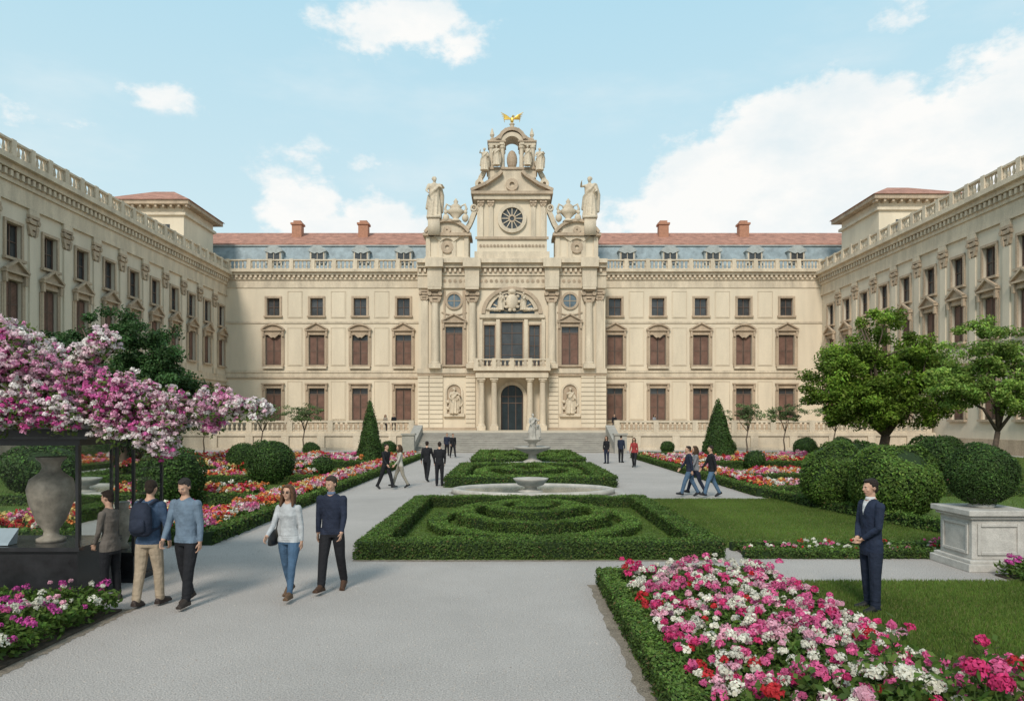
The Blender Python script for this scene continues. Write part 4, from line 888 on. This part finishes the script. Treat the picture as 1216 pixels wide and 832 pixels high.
sx=nd(nt,'ShaderNodeSeparateXYZ'); L(nm.outputs[0],sx.inputs[0])
cr=nd(nt,'ShaderNodeValToRGB'); L(sx.outputs['Z'],cr.inputs[0])
k=1/STR
els=cr.color_ramp.elements; els[0].position=0; els[0].color=(.76,.87,.86,1); els[1].position=1; els[1].color=(.56,.70,.80,1)
x=els.new(.2); x.color=(.69,.87,.91,1); x=els.new(.5); x.color=(.50,.78,.91,1)
sc=nd(nt,'ShaderNodeVectorMath',operation='SCALE'); sc.inputs['Scale'].default_value=k; L(cr.outputs[0],sc.inputs[0])
mix=nd(nt,'ShaderNodeMix',data_type='RGBA'); mix.inputs[0].default_value=.9; L(sk.outputs[0],mix.inputs[6]); L(sc.outputs[0],mix.inputs[7])
def noise(scale,detail,rough,zs=1.6,off=0):
    mp=nd(nt,'ShaderNodeMapping'); mp.inputs['Scale'].default_value=(1,1,zs); mp.inputs['Location'].default_value=(off,off,0); L(nm.outputs[0],mp.inputs[0])
    n=nd(nt,'ShaderNodeTexNoise'); n.inputs['Scale'].default_value=scale; n.inputs['Detail'].default_value=detail; n.inputs['Roughness'].default_value=rough; L(mp.outputs[0],n.inputs['Vector']); return n.outputs[0]
acc=None
def blob(dx,dz,rx,rz,amp):
    global acc
    d=Vector((dx,1,dz)).normalized()
    s=nd(nt,'ShaderNodeVectorMath',operation='SUBTRACT'); L(nm.outputs[0],s.inputs[0]); s.inputs[1].default_value=d
    m=nd(nt,'ShaderNodeVectorMath',operation='MULTIPLY'); L(s.outputs[0],m.inputs[0]); m.inputs[1].default_value=(1/rx,.8/rx,1/rz)
    l=nd(nt,'ShaderNodeVectorMath',operation='LENGTH'); L(m.outputs[0],l.inputs[0])
    r=nd(nt,'ShaderNodeMapRange'); r.inputs[1].default_value=1.3; r.inputs[2].default_value=.1; r.inputs[3].default_value=0; r.inputs[4].default_value=amp; L(l.outputs['Value'],r.inputs[0])
    if acc is None: acc=r.outputs[0]
    else:
        a=nd(nt,'ShaderNodeMath',operation='MAXIMUM'); L(acc,a.inputs[0]); L(r.outputs[0],a.inputs[1]); acc=a.outputs[0]
for q in ((.60,.33,.38,.13,1.5),(.78,.41,.28,.11,1.4),(.36,.39,.09,.075,1.05),(.36,.29,.26,.07,1.2),(-.14,.56,.15,.06,.85),(-.285,.30,.08,.075,.85),(-.17,.285,.10,.08,.9),(-.66,.42,.12,.025,.5),(-.5,.46,.08,.022,.5),(.62,.47,.2,.035,.6),(.06,.36,.05,.03,.55),(.65,.6,.12,.03,.6),(-1.1,.3,.3,.12,.9),(1.3,.4,.4,.2,1)): blob(*q)
def math_(op,a,b):
    m=nd(nt,'ShaderNodeMath',operation=op)
    for i,v in enumerate((a,b)):
        if isinstance(v,(int,float)): m.inputs[i].default_value=v
        else: L(v,m.inputs[i])
    return m.outputs[0]
n1=noise(8,8,.6); n2=noise(3,5,.6,3,3.3)
val=math_('ADD',acc,math_('MULTIPLY',math_('SUBTRACT',n1,.5),2.4))
ms=nd(nt,'ShaderNodeMapRange'); ms.interpolation_type='SMOOTHSTEP'; ms.inputs[1].default_value=.38; ms.inputs[2].default_value=.70; L(val,ms.inputs[0])
gate=nd(nt,'ShaderNodeMapRange'); gate.inputs[1].default_value=.0; gate.inputs[2].default_value=.25; L(acc,gate.inputs[0])
fac=math_('MULTIPLY',ms.outputs[0],gate.outputs[0])
ci=nd(nt,'ShaderNodeMapRange'); ci.interpolation_type='SMOOTHSTEP'; ci.inputs[1].default_value=.5; ci.inputs[2].default_value=.8; ci.inputs[4].default_value=.35; L(n2,ci.inputs[0])
fac=math_('MAXIMUM',fac,ci.outputs[0])
shade=nd(nt,'ShaderNodeMapRange'); shade.inputs[1].default_value=.32; shade.inputs[2].default_value=.6; L(noise(7,6,.6,1.8,1.1),shade.inputs[0])
cc=nd(nt,'ShaderNodeMix',data_type='RGBA'); L(shade.outputs[0],cc.inputs[0]); cc.inputs[6].default_value=(.80*k,.88*k,.91*k,1); cc.inputs[7].default_value=(.98*k,.98*k,.96*k,1)
cl2=nd(nt,'ShaderNodeMix',data_type='RGBA'); L(fac,cl2.inputs[0]); L(mix.outputs[2],cl2.inputs[6]); L(cc.outputs[2],cl2.inputs[7])
L(cl2.outputs[2],bg.inputs[0])
cd=bpy.data.cameras.new('camera'); cam=link(bpy.data.objects.new('camera',cd)); cam.location=(0,0,2.65); cam.rotation_euler=(math.radians(90),0,0)
cd.sensor_width=36; cd.lens=25.16; cd.shift_y=84/1216; cd.clip_end=2000; cd.clip_start=.1
scene.camera=cam
scene.view_settings.view_transform='Standard'; scene.view_settings.look='None'; scene.view_settings.exposure=0
